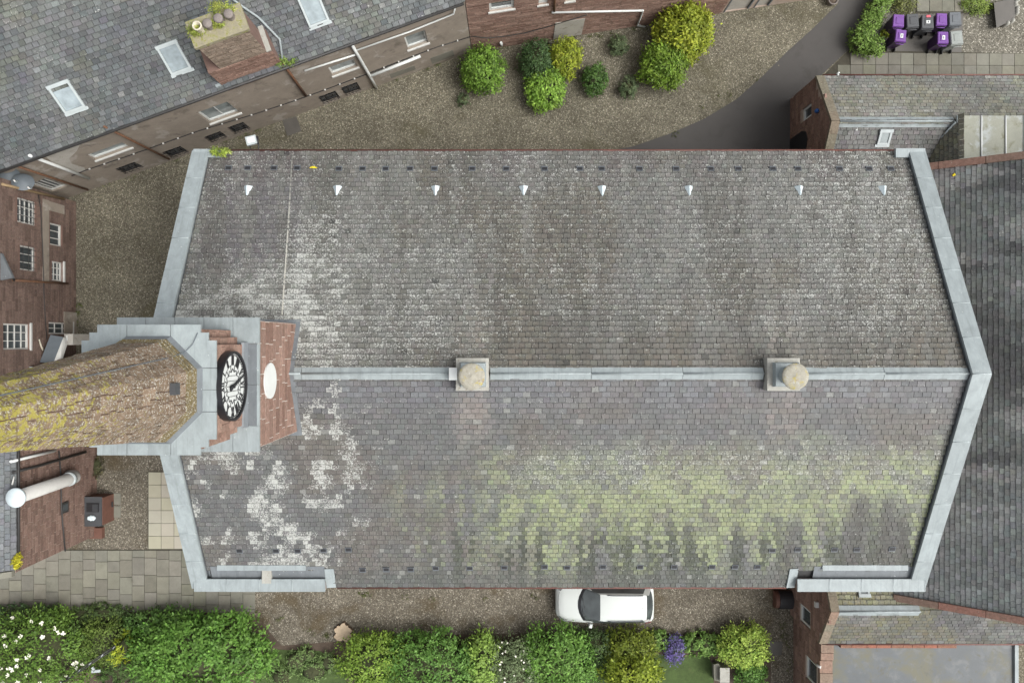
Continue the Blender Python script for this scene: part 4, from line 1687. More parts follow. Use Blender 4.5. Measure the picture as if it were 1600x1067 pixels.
for i, (u, v) in enumerate(((309, 42), (323, 36), (340, 28), (356, 21))):
    p = W(u, v, 9.35)
    if i == 0:
        MB().lathe((p[0], p[1], 9.0), [(.15, 0), (.15, .38), (.17, .40), (.17, .45), (.125, .45), (.12, .1)], 20, cap=True).build('chimney_pot', M['cream'], chim)
    else:
        MB().lathe((p[0], p[1], 9.0), [(.15, 0), (.15, .26), (.17, .28), (.17, .33), (.13, .36), (.0, .37)], 20, cap=False).build('chimney_pot', M['terracotta'], chim)


# ------------------------------------------------------------------ foliage
def leaves(C, nrmv, up, size, cols, asp=.5, rng=None):
    """arrays of leaf diamonds -> V, Q, colours"""
    N = len(C)
    n_ = nrmv / np.linalg.norm(nrmv, axis=1, keepdims=True)
    a = up - n_ * np.sum(up * n_, 1, keepdims=True)
    a /= np.linalg.norm(a, axis=1, keepdims=True) + 1e-9
    b = np.cross(n_, a)
    L = size[:, None]
    V = np.stack([C - a * L * .5, C + b * L * asp * .5 - a * L * .05, C + a * L * .5, C - b * L * asp * .5 - a * L * .05], 1).reshape(-1, 3)
    Q = np.arange(4 * N).reshape(-1, 4)
    CC = np.repeat(np.concatenate([cols, np.ones((N, 1))], 1), 4, 0)
    return V, Q, CC


def crown(c, r, K, m, leaf, pal, seed, droop=.0, spread=.16, asp=.5, flat=.35, lump=.22, base=0.0, shape=1.0, vary=.30):
    rng = np.random.default_rng(seed)
    c, r = np.asarray(c, float), np.asarray(r, float)
    # clump directions over the upper dome
    z = 1 - rng.random(K) * (1.25 - base)
    ph = rng.random(K) * 2 * math.pi
    rr = np.sqrt(np.clip(1 - z * z, 0, 1))
    D = np.stack([rr * np.cos(ph), rr * np.sin(ph), z], 1)
    lum = 1 + lump * (fbm(D[:, 0] * 2.3 + D[:, 2], D[:, 1] * 2.3 - D[:, 2], seed, 3) - .5) * 2
    rad = lum * rng.uniform(.76, 1.10, K)
    P = D * rad[:, None]
    P[:, 2] = np.sign(P[:, 2]) * np.abs(P[:, 2]) ** shape
    P = c + P * r
    tone = 1 + rng.normal(0, vary * .55, K)
    hue = rng.random(K)
    P = np.repeat(P, m, 0)
    Dn = np.repeat(D / r * r.mean(), m, 0)
    N = len(P)
    off = rng.normal(0, 1, (N, 3)) * r.min() * spread
    C = P + off
    C[:, 2] = np.maximum(C[:, 2], .04)
    nv = Dn * (1 - flat) + np.array((0, 0, flat)) + rng.normal(0, .42, (N, 3))
    up = Dn * .7 + off / (r.min() * spread + 1e-6) * .35 + rng.normal(0, .35, (N, 3)) - np.array((0, 0, droop))
    size = leaf * rng.uniform(.65, 1.35, N)
    a, b = np.asarray(pal[0]), np.asarray(pal[1])
    hh = np.clip(np.repeat(hue, m) * .6 + rng.random(N) * .4, 0, 1)[:, None]
    cols = 1.7 * (a * (1 - hh) + b * hh) * np.clip(np.repeat(tone, m) * (1 + rng.normal(0, .16, N)), .4, 1.8)[:, None]
    if b[1] > b[2] * 1.3 and b[0] < .12:
        cols = cols * np.array((1.14, 1.0, .85))
    return leaves(C, nv, up, size, np.clip(cols, .005, .9), asp)


def core_blob(c, r, seed, k=.72):
    rng = random.Random(seed)
    mb = MB()
    n = 14
    prof = [(.98, -.3), (1, 0), (.86, .45), (.6, .75), (.25, .95), (.02, 1.0)]
    vs = []
    for (a, z) in prof:
        for i in range(n):
            t = 2 * math.pi * i / n
            q = k * rng.uniform(.85, 1.05)
            vs.append((c[0] + r[0] * a * q * math.cos(t), c[1] + r[1] * a * q * math.sin(t), max(.02, c[2] + r[2] * z * q)))
    fs = []
    for i in range(len(prof) - 1):
        for j in range(n):
            m = (j + 1) % n
            fs.append((i * n + j, i * n + m, (i + 1) * n + m, (i + 1) * n + j))
    mb.add(vs, fs, (1, 1, 1, 1), True)
    return mb


def shrub(name, label, u, v, ru, rv, h, K, m, leaf, pal, seed, group=None, cat='shrub', flowers=None, stem=True, parts=None, **kw):
    """bush whose widest outline is centred on a pixel; ru, rv in pixels, h its height"""
    zc = h * .45
    p = W(u, v, zc)
    k = (CAM_H - zc) / F
    r = np.array((ru * k, rv * k, h - zc))
    t = thing(name, label, cat, (p[0], p[1], 0), group)
    V, Q, C = crown(p, r, K, m, leaf, pal, seed, **kw)
    cr = mesh_np('crown', V, Q, C, M['leaf'], t)
    core_blob(p, r, seed).build('branches', M['twig'], t)
    mb = MB().tube([(p[0], p[1], 0), (p[0] + .02, p[1], zc)], [.05, .03], 7)
    mb.build('stem', M['bark'], t)
    if flowers:
        nf, fs, fcol, mat = flowers
        rng = np.random.default_rng(seed + 99)
        for i in range(nf):
            a = rng.random() * 6.28
            q = math.sqrt(rng.random()) * .95
            d = np.array((q * math.cos(a), q * math.sin(a), math.sqrt(max(0, 1 - q * q))))
            c_ = p + d * r * 1.04
            mb = MB()
            for j in range(5):
                b = j * 2 * math.pi / 5 + rng.random()
                e = np.array((math.cos(b), math.sin(b), .25))
                f_ = np.array((-math.sin(b), math.cos(b), 0))
                s_ = fs * rng.uniform(.7, 1.2)
                mb.add([c_, c_ + e * s_ * .6 + f_ * s_ * .4, c_ + e * s_, c_ + e * s_ * .6 - f_ * s_ * .4], [(0, 1, 2, 3)], fcol)
            mb.build('flower', M[mat], t)
    return t


G_BRIGHT = ((.055, .115, .015), (.13, .21, .035))
G_MID = ((.035, .082, .014), (.075, .140, .028))
G_DARK = ((.022, .052, .022), (.042, .082, .032))
G_BLUE = ((.042, .072, .042), (.085, .125, .070))
G_YEL = ((.10, .14, .014), (.23, .25, .03))
G_LIME = ((.13, .19, .02), (.26, .32, .05))
GR1 = 'conifers planted in the gravel'
shrub('conifer_shrub', 'round bright green conifer nearest the rendered house wall', 754, 112, 32, 34, 1.7, 340, 16, .12, G_BRIGHT, 101, GR1, spread=.10, flat=.2, lump=.24, vary=.4)
shrub('conifer_shrub', 'dark bluish green conifer behind the yellow globe', 838, 96, 25, 30, 1.5, 240, 14, .10, G_DARK, 102, GR1, spread=.10, lump=.2)
shrub('conifer_shrub', 'golden yellow globe conifer beside dark green conifer', 884, 92, 23, 28, 1.35, 260, 14, .11, G_YEL, 103, GR1, spread=.10, lump=.24, vary=.4)
shrub('conifer_shrub', 'bright green conifer at the front, below the yellow globe', 852, 142, 29, 31, 1.3, 280, 14, .13, ((.075, .15, .018), (.17, .26, .045)), 104, GR1, spread=.10, lump=.24, vary=.4)
shrub('conifer_shrub', 'small dark green conifer standing alone mid bed', 930, 125, 20, 23, 1.1, 180, 14, .10, ((.03, .075, .022), (.06, .12, .035)), 105, GR1, spread=.10, lump=.25)
shrub('hebe_shrub', 'small grey green dome shrub near red house wall', 968, 72, 15, 16, .7, 70, 18, .08, G_BLUE, 106, 'grey green domes in the gravel', spread=.13)
shrub('hebe_shrub', 'small grey green dome shrub in front of tall conifers', 982, 138, 15, 16, .65, 70, 18, .08, G_BLUE, 107, 'grey green domes in the gravel', spread=.13)
shrub('hebe_shrub', 'tiny grey green shrub beside the round green conifer', 724, 157, 9, 11, .4, 40, 14, .07, G_BLUE, 108, 'grey green domes in the gravel', spread=.14)
shrub('conifer_shrub', 'large golden yellow conifer, tallest in the gravel bed', 1068, 52, 42, 40, 2.3, 420, 16, .16, G_YEL, 109, GR1, spread=.10, lump=.24, vary=.4)
shrub('conifer_shrub', 'mid green conifer in front of large golden conifer', 1036, 105, 34, 33, 1.8, 340, 16, .13, ((.05, .11, .014), (.115, .19, .032)), 110, GR1, spread=.10, lump=.24, vary=.4)


# clipped hedge and bedding beside the bins
def hedge(name, label, path, wid, h, K, m, leaf, pal, seed, cat='hedge'):
    pts = [W(u, v, h * .5) for u, v in path]
    t = thing(name, label, cat, (pts[0][0], pts[0][1], 0))
    Vs, Qs, Cs, b = [], [], [], 0
    mbk = MB()
    n = 0
    for a, c_ in zip(pts[:-1], pts[1:]):
        L = np.linalg.norm(c_ - a)
        k = max(1, int(L / (wid * .55)))
        for i in range(k):
            p = a + (c_ - a) * (i + .5) / k
            p = np.array((p[0], p[1], h * .45))
            V, Q, C = crown(p, (wid * .55, wid * .55, h * .55), K, m, leaf, pal, seed + n, spread=.16, lump=.2, shape=.6, flat=.4)
            n += 1
            Vs.append(V)
            Qs.append(Q + b)
            Cs.append(C)
            b += len(V)
            q = core_blob(p, (wid * .55, wid * .55, h * .5), seed + n)
            mbk.add(q.v, q.f, (1, 1, 1, 1), True)
    mesh_np('crown', np.concatenate(Vs), np.concatenate(Qs), np.concatenate(Cs), M['leaf'], t)
    mbk.build('branches', M['twig'], t)
    return t


hedge('hedge', 'clipped bright green hedge curving between driveway and bins', [(1383, -25), (1376, 5), (1362, 30), (1342, 62), (1350, 76), (1380, 74)], .85, .95, 60, 18, .10, ((.065, .12, .02), (.135, .20, .045)), 130)
shrub('bedding_plant', 'small yellow plant in dark soil inside the hedge', 1382, 53, 6, 6, .35, 20, 14, .09, G_YEL, 150, cat='plant')

# south garden, west to east
shrub('rose_bush', 'large rose bush covered in cream white blooms', 62, 1015, 82, 62, 2.0, 420, 20, .13, G_MID, 160, flowers=(46, .115, (1, 1, 1, 1), 'petal'), lump=.3, spread=.14, cat='rose bush')
shrub('shrub', 'dark green low bush between rose bush and paving', 40, 965, 60, 22, .8, 160, 18, .12, G_DARK, 161, lump=.3)
shrub('ground_cover', 'low dark strip of foliage along the paving edge', 150, 962, 70, 18, .55, 190, 18, .10, ((.03, .06, .022), (.055, .09, .032)), 162, cat='plant', lump=.3)
shrub('shrub', 'small dull green bush left of yellow spiky plant', 165, 1000, 38, 34, 1.5, 170, 18, .11, ((.045, .085, .018), (.09, .14, .035)), 163, lump=.25)
shrub('ground_cover', 'patch of fine dark green foliage below the yellow plant', 196, 1046, 46, 26, .5, 210, 18, .09, ((.03, .065, .02), (.05, .095, .03)), 164, cat='plant', lump=.2)
shrub('spiky_plant', 'yellow green spiky leaved plant against the laurel', 199, 1008, 12, 22, 2.1, 34, 14, .22, ((.14, .18, .012), (.24, .27, .025)), 165, cat='plant', asp=.2, spread=.2, lump=.3)
shrub('laurel_bush', 'broad glossy green laurel bush, largest in the garden', 312, 1018, 108, 60, 2.2, 560, 20, .17, ((.035, .098, .016), (.085, .175, .04)), 166, lump=.2, spread=.12, cat='laurel')
shrub('laurel_bush', 'dark green end of laurel facing the slab paving', 262, 972, 66, 22, 1.2, 170, 18, .14, ((.03, .075, .02), (.06, .12, .035)), 167, lump=.25, cat='laurel')
for i, (u, v, a, b) in enumerate(((462, 1032, 22, 18), (490, 1048, 24, 20), (515, 1034, 18, 16), (440, 1058, 20, 18), (480, 1022, 16, 12))):
    shrub('weed_clump', ('loose weed clump left of centre on rough grass', 'loose weed clump nearest the bottom on rough grass', 'loose weed clump beside the yellow green hedge bush', 'loose weed clump beside the laurel foot', 'loose weed clump at top of the rough grass')[i], u, v, a, b, .45, 34, 12, .10, ((.06, .10, .03), (.12, .17, .06)), 170 + i, 'weeds on the rough grass', 'plant', spread=.25, lump=.4)
shrub('hedge_bush', 'yellow green rounded bush at west end of long hedge', 584, 1034, 50, 48, 1.6, 300, 18, .12, ((.065, .125, .015), (.155, .22, .035)), 180, 'bushes of the long border hedge', lump=.22, spread=.13)
shrub('hedge_bush', 'mid green wide bush second from the hedge west end', 672, 1036, 78, 50, 1.7, 430, 18, .13, ((.035, .10, .018), (.085, .175, .045)), 181, 'bushes of the long border hedge', lump=.2, spread=.12)
shrub('hedge_bush', 'narrow pale yellow green bush in the long hedge', 754, 1034, 28, 46, 1.55, 170, 16, .15, ((.10, .17, .03), (.19, .27, .06)), 182, 'bushes of the long border hedge', lump=.2, spread=.15)
shrub('flowering_shrub', 'grey green shrub dotted with small white flowers', 803, 1034, 48, 42, 1.6, 260, 18, .11, ((.055, .09, .045), (.10, .145, .085)), 183, flowers=(30, .05, (1, 1, 1, 1), 'petal'), lump=.25, spread=.13)
shrub('hedge_bush', 'bright green broadleaf bush at east end of long hedge', 872, 1030, 60, 50, 1.75, 360, 18, .14, ((.045, .12, .02), (.10, .20, .05)), 184, 'bushes of the long border hedge', lump=.2, spread=.13)
shrub('shrub', 'dark fine leaved shrub between hedge and golden conifer', 925, 1008, 32, 28, 1.2, 160, 18, .09, ((.03, .062, .024), (.055, .095, .038)), 185, lump=.25)
shrub('golden_conifer', 'olive and golden feathery conifer south of the parked car', 982, 1014, 40, 34, 1.5, 240, 16, .13, ((.055, .09, .012), (.10, .135, .02)), 186, lump=.2, spread=.13, cat='conifer')
shrub('golden_conifer', 'bright lime tipped front of the feathery conifer', 988, 1050, 44, 32, 2.1, 260, 16, .15, ((.085, .125, .012), (.19, .225, .025)), 187, lump=.3, spread=.14, cat='conifer')
shrub('leafy_plant', 'broad leaved green plant right of the golden conifer', 1030, 1000, 20, 14, .6, 60, 12, .17, ((.05, .11, .025), (.09, .16, .045)), 188, cat='plant', lump=.3)
shrub('flower_clump', 'blue and violet flower spikes in the border', 1052, 1012, 17, 22, .75, 90, 14, .10, ((.045, .055, .075), (.10, .07, .22)), 189, cat='flowers', lump=.3, spread=.2)
shrub('leafy_plant', 'low green border plants right of the violet flowers', 1098, 1006, 36, 18, .6, 150, 14, .14, ((.05, .105, .02), (.12, .19, .045)), 190, cat='plant', lump=.35)
shrub('variegated_shrub', 'lime and cream variegated shrub beside square drain cover', 1163, 1008, 38, 32, 1.5, 260, 16, .12, ((.10, .18, .025), (.27, .33, .07)), 191, lump=.25, spread=.13)
shrub('shrub', 'small green shrub below the variegated lime shrub', 1172, 1052, 24, 20, .9, 110, 16, .12, ((.045, .12, .025), (.09, .18, .05)), 192, lump=.25)
shrub('shrub', 'dark straggly shrub at foot of the brick house wall', 150, 730, 11, 17, .35, 40, 12, .08, ((.025, .03, .016), (.05, .05, .028)), 193, lump=.4, spread=.2)
p = W(344, 238, 7.85)
V, Q, C = crown(p, (.32, .12, .22), 40, 12, .16, ((.10, .15, .02), (.22, .26, .05)), 194, asp=.15, spread=.4)
g = mesh_np('grass_tuft', V, Q, C, M['leaf'], None, label='grass tuft growing at north west corner of church roof', cat='grass')
p = W(330, 30, 9.1)
gs = []
for i, (u, v, ru, rv) in enumerate(((306, 48, .30, .16), (345, 15, .45, .22), (338, 38, .25, .10))):
    V, Q, C = crown(W(u, v, 9.1), (ru, rv, .16), 46, 14, .12, ((.09, .14, .02), (.25, .25, .06)), 195 + i, asp=.2, spread=.4)
    mesh_np('grass_tuft', V, Q, C, M['leaf'], None, label=('grass growing round the open chimney pot', 'grass growing behind the capped chimney pots', 'grass in front of the capped chimney pots')[i], cat='grass', group='grass on the chimney head')
V, Q, C = crown(W(440, 95, 5.65), (.45, .14, .16), 40, 14, .13, ((.07, .12, .02), (.15, .19, .05)), 199, asp=.25, spread=.4)
mesh_np('grass_tuft', V, Q, C, M['leaf'], None, label='weeds growing in gutter at the chimney foot', cat='grass')
V, Q, C = crown(W(28, 876, 5.75), (.10, .28, .2), 40, 12, .13, ((.20, .20, .01), (.34, .30, .02)), 200, asp=.3, spread=.5)
mesh_np('yellow_flowering_weed', V, Q, C, M['leaf'], None, label='yellow weed growing from brick house gutter', cat='weed')
for i, (u, v) in enumerate(((1492, 274), (1499, 272), (1524, 266))):
    moss_patch('moss_cushion', ('orange yellow moss cushion on hall coping, leftmost', 'orange yellow moss cushion on hall coping, middle one', 'small orange yellow moss cushion on hall coping, rightmost')[i], 'moss', W(u, v, 5.45), I3, .10, .06, 20, 'yellow', 60 + i)

# weeds and litter along the wall feet, loose stones in the gravel
rng = np.random.default_rng(77)
Vs, Qs, Cs, b = [], [], [], 0
lines = [((121, 470), (119, 575), 14), ((150, 293), (420, 196), 16), ((600, 132), (735, 84), 8), ((745, 82), (1010, 42), 16), ((150, 715), (146, 835), 8), ((545, 930), (860, 930), 10), ((1030, 990), (1190, 988), 8), ((400, 955), (540, 1000), 10), ((1225, 960), (1236, 1060), 8), ((1040, 212), (1230, 90), 6)]
for (a0, a1, n_) in lines:
    for i in range(n_):
        t_ = rng.random()
        u, v = a0[0] + (a1[0] - a0[0]) * t_ + rng.normal(0, 3), a0[1] + (a1[1] - a0[1]) * t_ + rng.normal(0, 3)
        k = rng.uniform(.05, .16)
        V, Q, C = crown(W(u, v, .02), (k * 1.3, k, .05), 7, 7, .05, ((.03, .05, .014), (.07, .085, .03)), 300 + b % 97, asp=.35, spread=.5)
        Vs.append(V); Qs.append(Q + b); Cs.append(C); b += len(V)
mesh_np('ground_weeds', np.concatenate(Vs), np.concatenate(Qs), np.concatenate(Cs), M['leaf'], None, kind='stuff', label='tiny weeds scattered along the wall feet and path edges', cat='weeds')
st_ = MB()
for i in range(900):
    zone = rng.random()
    if zone < .55:
        u, v = rng.uniform(300, 1230), rng.uniform(60, 236)
        if v < 305 - .37 * u or (u > 740 and v < 85 - (u - 740) * .15) or (u > 930 and v > 395 - .17 * u and v > 237 - (u - 940) * .55):
            continue
    elif zone < .75:
        u, v = rng.uniform(125, 245), rng.uniform(300, 560)
    else:
        u, v = rng.uniform(400, 1230), rng.uniform(918, 985)
    if u > 960 and 130 < v < 300:
        continue
    p = W(u, v, 0)
    r_ = rng.uniform(.018, .042)
    k = rng.uniform(.7, 1.2)
    st_.lathe((p[0], p[1], 0), [(r_, 0), (r_ * .9, r_ * .5), (r_ * .4, r_ * .8)], 5, (k, k * .97, k * .9, 1))
st_.build('loose_stones', M['pebble'], None, kind='stuff', label='loose pale stones scattered over the gravel', cat='stones')

# party-wall skew up the rendered house roof, beside the chimney
sk = [plane_px(u, v, P0 + nrm_h * .08, nrm_h) for u, v in ((441, 92), (437, 62), (404, 28), (372, 6), (350, -12))]
MB().tube(sk, .05, 6).build('lead_skew', M['lead'], rh)

# ------------------------------------------------------------------ red sandstone house, north
A2, B2 = W(737, 81)[:2], W(1132, 20)[:2]
W2 = Wall(A2, B2)
if np.dot(W2.n, -W2.O) < 0:
    W2 = Wall(A2, B2, True)
sh = thing('sandstone_house', 'red sandstone house wall with white windows behind the conifers', 'house', W2.P(W2.L / 2, 0))
r2 = [W2.rect(q) for q in ([(764, 6), (803, 0), (765, 19), (803, 13)], [(842, -6), (856, -7), (842, 8), (856, 6)], [(884, -8), (898, -9), (885, 2), (898, 1)])]
dr = [W2.rect([(1142, -2), (1182, -8), (1134, 17), (1175, 10)]), W2.rect([(1188, -8), (1212, -11), (1180, 13), (1204, 10)])]
dr = [(a, b, .05, 1.7) for a, b, c, d in dr]
L2 = W2.sz(1290, -2)[0]
mb = MB()
holed_wall(mb, W2, 0.02, L2, 0, 6.2, r2 + dr, .2)
for s in (.02, L2):
    mb.add([W2.P(s, 0), W2.P(s, 0, -9), W2.P(s, 6.2, -9), W2.P(s, 6.2)], [(0, 1, 2, 3)])
sw = mb.build('wall', M['mortar'], sh)
block_wall(sw, W2, .02, dr[0][0] - .1, 0, 6.2, .17, (.25, .75), ((.215, .135, .108), (.30, .205, .168)), holes=r2 + dr, n_ind=300, seed=51, joint=.02, proud=.016)
for r_ in r2:
    window(sh, W2, r_, 1, 1, 'white', 'pane', .10, .10)
for r_ in dr:
    a, b, c, d = r_
    m_ = MB()
    W2.box(m_, a + .05, b - .05, c, d - .05, -.14, -.06)
    dd = m_.build('door_panel', M['rend_pale'], sh)
    m_ = MB()
    for q in ((a, a + .06, c, d), (b - .06, b, c, d), (a + .06, b - .06, d - .06, d)):
        W2.box(m_, *q, -.12, .02)
    m_.build('frame', M['dish'], dd)
hr = W2.P(0, 6.2, .2)
e2 = np.array([*W2.d, 0])
bk2 = -np.array([*W2.n, 0])
MB().hexa([hr - bk2 * 0, hr + e2 * L2, hr + e2 * L2 + bk2 * 5 + (0, 0, 3.4), hr + bk2 * 5 + (0, 0, 3.4)], [q + np.array((0, 0, .1)) for q in (hr, hr + e2 * L2, hr + e2 * L2 + bk2 * 5 + (0, 0, 3.4), hr + bk2 * 5 + (0, 0, 3.4))]).build('roof', M['felt_flat'], sh)
wallpipe(sh, W2, [(868, -12), (866, 18)], .05, 'rust')
wallpipe(sh, W2, [(862, 20), (1005, 17), (996, 40), (1011, 43)], .05, 'white')
wallpipe(sh, W2, [(738, 57), (762, 60), (790, 57), (820, 52), (850, 44), (880, 35), (917, 24)], .022, 'iron', .05, 'cable')
q = W2.rect([(866, 38), (913, 26), (866, 57), (911, 48)])
m_ = MB()
W2.box(m_, q[0], q[1], .1, max(q[3], .9), .02, .045)
m_.build('render_patch', M['rend_pale'], sh)
wallpipe(sh, W2, [(783, 67), (784, 72)], .06, 'white', .1)

# ------------------------------------------------------------------ west house (red, barred windows)
WX = -21.1
W3 = Wall((WX, -2.2), (WX, 6.75))
if W3.n[0] < 0:
    W3 = Wall((WX, -2.2), (WX, 6.75), True)
wh = thing('west_house', 'dark red stone house with barred windows at the left edge', 'house', (WX, 2, 0))


def rect3(u0, u1, v0, v1):
    um, vm = (u0 + u1) / 2, (v0 + v1) / 2
    za, zb_ = W3.sz(u1, vm)[1], W3.sz(u0, vm)[1]
    sa, sb = W3.sz(um, v1)[0], W3.sz(um, v0)[0]
    return (min(sa, sb), max(sa, sb), min(za, zb_), max(za, zb_))


w3 = [(rect3(27, 56, 312, 350), 3, 4, 5), (rect3(31, 56, 385, 423), 3, 1, 4), (rect3(78, 97, 350, 384), 3, 1, 0), (rect3(81, 98, 409, 439), 3, 3, 0), (rect3(5, 46, 506, 546), 3, 4, 0), (rect3(76, 112, 504, 522), 2, 3, 0)]
mb = MB()
holed_wall(mb, W3, 0, W3.L, 0, 8, [w[0] for w in w3], .2)
mb.add([W3.P(0, 0), W3.P(0, 0, -9), W3.P(0, 8, -9), W3.P(0, 8)], [(0, 1, 2, 3)])
mb.add([W3.P(W3.L, 0), W3.P(W3.L, 0, -9), W3.P(W3.L, 8, -9), W3.P(W3.L, 8)], [(0, 1, 2, 3)])
ww = mb.build('wall', M['core'], wh)
block_wall(ww, W3, 0, W3.L, 0, 5.6, .2, (.3, .8), DARKRED, holes=[w[0] for w in w3], n_ind=300, seed=61, joint=.016, proud=.014)
for r_, nx, nz, br in w3:
    window(wh, W3, r_, nx, nz, 'iron' if r_[3] < 1.6 and r_[1] - r_[0] < .7 else 'offwhite', 'pane', .06, .10, bool(nz > 1 and not br), br)
MB().hexa([W3.P(-.2, 8, .2), W3.P(W3.L, 8, .2), W3.P(W3.L, 11, -5), W3.P(-.2, 11, -5)], [W3.P(-.2, 8.1, .2), W3.P(W3.L, 8.1, .2), W3.P(W3.L, 11.1, -5), W3.P(-.2, 11.1, -5)]).build('roof', M['felt_flat'], wh)
pipe(wh, [W(0, 288, 5.2) + (.1, 0, 0), W3.at(28, 294, .09), W3.at(100, 311, .09)], .06, 'tan')
wallpipe(wh, W3, [(20, 438), (106, 443)], .05, 'rust')
wallpipe(wh, W3, [(60, 305), (64, 330), (67, 400), (69, 470), (73, 530)], .02, 'iron', .03, 'cable')
m_ = MB()
W3.box(m_, 2.6, 3.6, 0, 1.0, .02, .06)
m_.build('render_patch', M['render'], wh)
# rendered strips beside the windows
for (u0, u1, v0, v1) in ((66, 76, 312, 440), (76, 100, 318, 332)):
    a, b, c_, d_ = rect3(u0, u1, v0, v1)
    m_ = MB()
    W3.box(m_, a, b, c_, d_, .0, .026)
    m_.build('render_patch', M['render'], wh)
# hipped eaves corner at the frame edge
cpt = [W(-40, 380, 5.2), W(2, 396, 5.2), W(20, 434, 5.2), W(-40, 446, 5.2)]
MB().hexa([q - np.array((0, 0, .12)) for q in cpt[::-1]], cpt[::-1]).build('eaves_corner', M['lead_dark'], wh)
pipe(wh, [W(20, 434, 5.1), W(22, 438, 4.8)], .05, 'iron')
# porch hood
q0 = [W(79, 523, 2.5), W(99, 527, 2.5), W(84, 568, 2.75), W(62, 566, 2.75)]
MB().hexa([p - np.array((0, 0, .08)) for p in q0], q0).build('porch_roof', M['dish'], wh)
q0 = [W(99, 527, 2.53), W(102, 538, 2.4), W(93, 566, 2.6), W(83, 568, 2.78)]
MB().hexa([p - np.array((0, 0, .15)) for p in q0], q0).build('porch_fascia', M['offwhite'], wh)
c_ = W(103, 532, 2.2)
MB().box((c_[0] + .12, c_[1] + .05, 1.1), (.2, .25, 1.1)).build('porch_post', M['rend_pale'], wh)
c_ = W(108, 530, 2.26)
MB().box((c_[0] - .12, c_[1] + .05, 2.23), (.03, .12, .01)).build('porch_marker', M['white'], wh)
pipe(wh, [W3.at(61, 530, .1), W3.at(64, 540, .12), W3.at(67, 547, .12)], .035, 'cream')
# lead coping of the link wall, seen past the spire
cp = thing('link_wall', 'low lead topped wall behind the spire at the left edge', 'wall', W(60, 590, 0))
for (u0, u1) in ((-60, 10), (11, 35), (37, 60), (61, 130)):
    a, b = W(u0, 573, 3.4), W(u1, 573, 3.4)
    MB().box(((a[0] + b[0]) / 2, a[1] - .35, 3.36), ((b[0] - a[0]) / 2, .35, .04)).build('coping_sheet', M['capblue' if u0 < 0 else 'lead'], cp)
a, b = W(-60, 573, 3.4), W(130, 573, 3.4)
MB().box(((a[0] + b[0]) / 2, a[1] - .35, 1.66), ((b[0] - a[0]) / 2 - .02, .3, 1.66)).build('wall', M['core'], cp)


# satellite dishes
def dish(label, u, v, z, r_, az):
    p = W(u, v, z)
    t = thing('satellite_dish', label, 'satellite dish', p, 'dishes on the house corner', local=True, rz=az)
    mb = MB()
    n, rings = 20, 4
    vs, fs = [], []
    for k in range(2):
        for i in range(rings + 1):
            q = r_ * i / rings
            for j in range(n):
                a = 2 * math.pi * j / n
                vs.append((.18 * (i / rings) ** 2 - k * .02, q * math.cos(a), q * math.sin(a) * 1.05))
    for k in range(2):
        o = k * (rings + 1) * n
        for i in range(rings):
            for j in range(n):
                m = (j + 1) % n
                fs.append((o + i * n + j, o + i * n + m, o + (i + 1) * n + m, o + (i + 1) * n + j))
    mb.add(vs, fs, (1, 1, 1, 1), True)
    d = mb.build('reflector', M['dish'], t)
    d.rotation_euler = (0, R(-25), 0)
    MB().tube([(0, 0, -r_ * .8), (.45, 0, -r_ * .5), (.5, 0, 0)], .018, 6).build('feed_arm', M['frame_grey'], t)
    MB().tube([(.48, 0, -.02), (.40, 0, .02)], .035, 8).build('receiver', M['offwhite'], t)
    MB().tube([(-.02, 0, 0), (-.3, 0, -.05), (-.3, 0, -.5)], .025, 6).build('bracket', M['iron'], t)
    return t


dish('grey satellite dish at the far left, outer of two', 12, 270, 4.7, .40, R(-50))
dish('grey satellite dish nearer the barred window, inner of two', 34, 281, 4.3, .42, R(-50))

# ------------------------------------------------------------------ brick house, south-west
X4 = -20.1
W4 = Wall((X4, -9.35), (X4, -2.4))
if W4.n[0] < 0:
    W4 = Wall((X4, -9.35), (X4, -2.4), True)
bh = thing('brick_house', 'red brick house wall with big flue pipe, bottom left', 'house', (X4, -6, 0))
EZ4 = 5.8
mb = MB().prism([(X4, -9.35), (X4, -2.4), (X4 - 8, -2.4), (X4 - 8, -9.35)], 0, EZ4 - .02)
bw = mb.build('wall', M['mortar'], bh)
block_wall(bw, W4, 0, W4.L, 0, EZ4 - .05, .17, (.38, .7), ((.135, .088, .073), (.185, .127, .106)), n_ind=300, seed=71, joint=.016, proud=.012, name='brick')
for y_ in (-9.35, -2.4):
    MB().hexa([(X4, y_ - .12, EZ4 - .05), (X4, y_ + .12, EZ4 - .05), (X4 - 4, y_ + .12, EZ4 + 2.65), (X4 - 4, y_ - .12, EZ4 + 2.65)], [(X4, y_ - .12, EZ4 + .15), (X4, y_ + .12, EZ4 + .15), (X4 - 4, y_ + .12, EZ4 + 2.85), (X4 - 4, y_ - .12, EZ4 + 2.85)]).build('gable_coping', M['slab'], bh)
rfm = MB().add([(X4 + .1, -9.2, EZ4 - .03), (X4 + .1, -2.5, EZ4 - .03), (X4 - 4, -2.5, EZ4 + 2.72), (X4 - 4, -9.2, EZ4 + 2.72)], [(0, 1, 2, 3)]).build('roof_slope', M['felt'], bh)


def dark_slates(base, sd, al0=.2, moss=None, k=.12):
    def f(P, rng):
        N = len(P)
        c = np.tile(base, (N, 1)).astype(float)
        b = fbm(P[:, 0] / 1.4, P[:, 1] / 1.4, sd)
        c = mixn(c, np.array(base) * 1.4, sst(.45, .7, b))
        if moss is not None:
            c = mixn(c, moss, sst(.42, .62, fbm(P[:, 0] / 1.0, P[:, 1] / 1.0, sd + 3)) * rng.uniform(.3, 1, N))
        c = jitter(c, rng, N, k, .025)
        return np.concatenate([c * .85, np.clip(al0 + .10 * rng.normal(0, 1, N), 0, 1)[:, None]], 1)
    return f


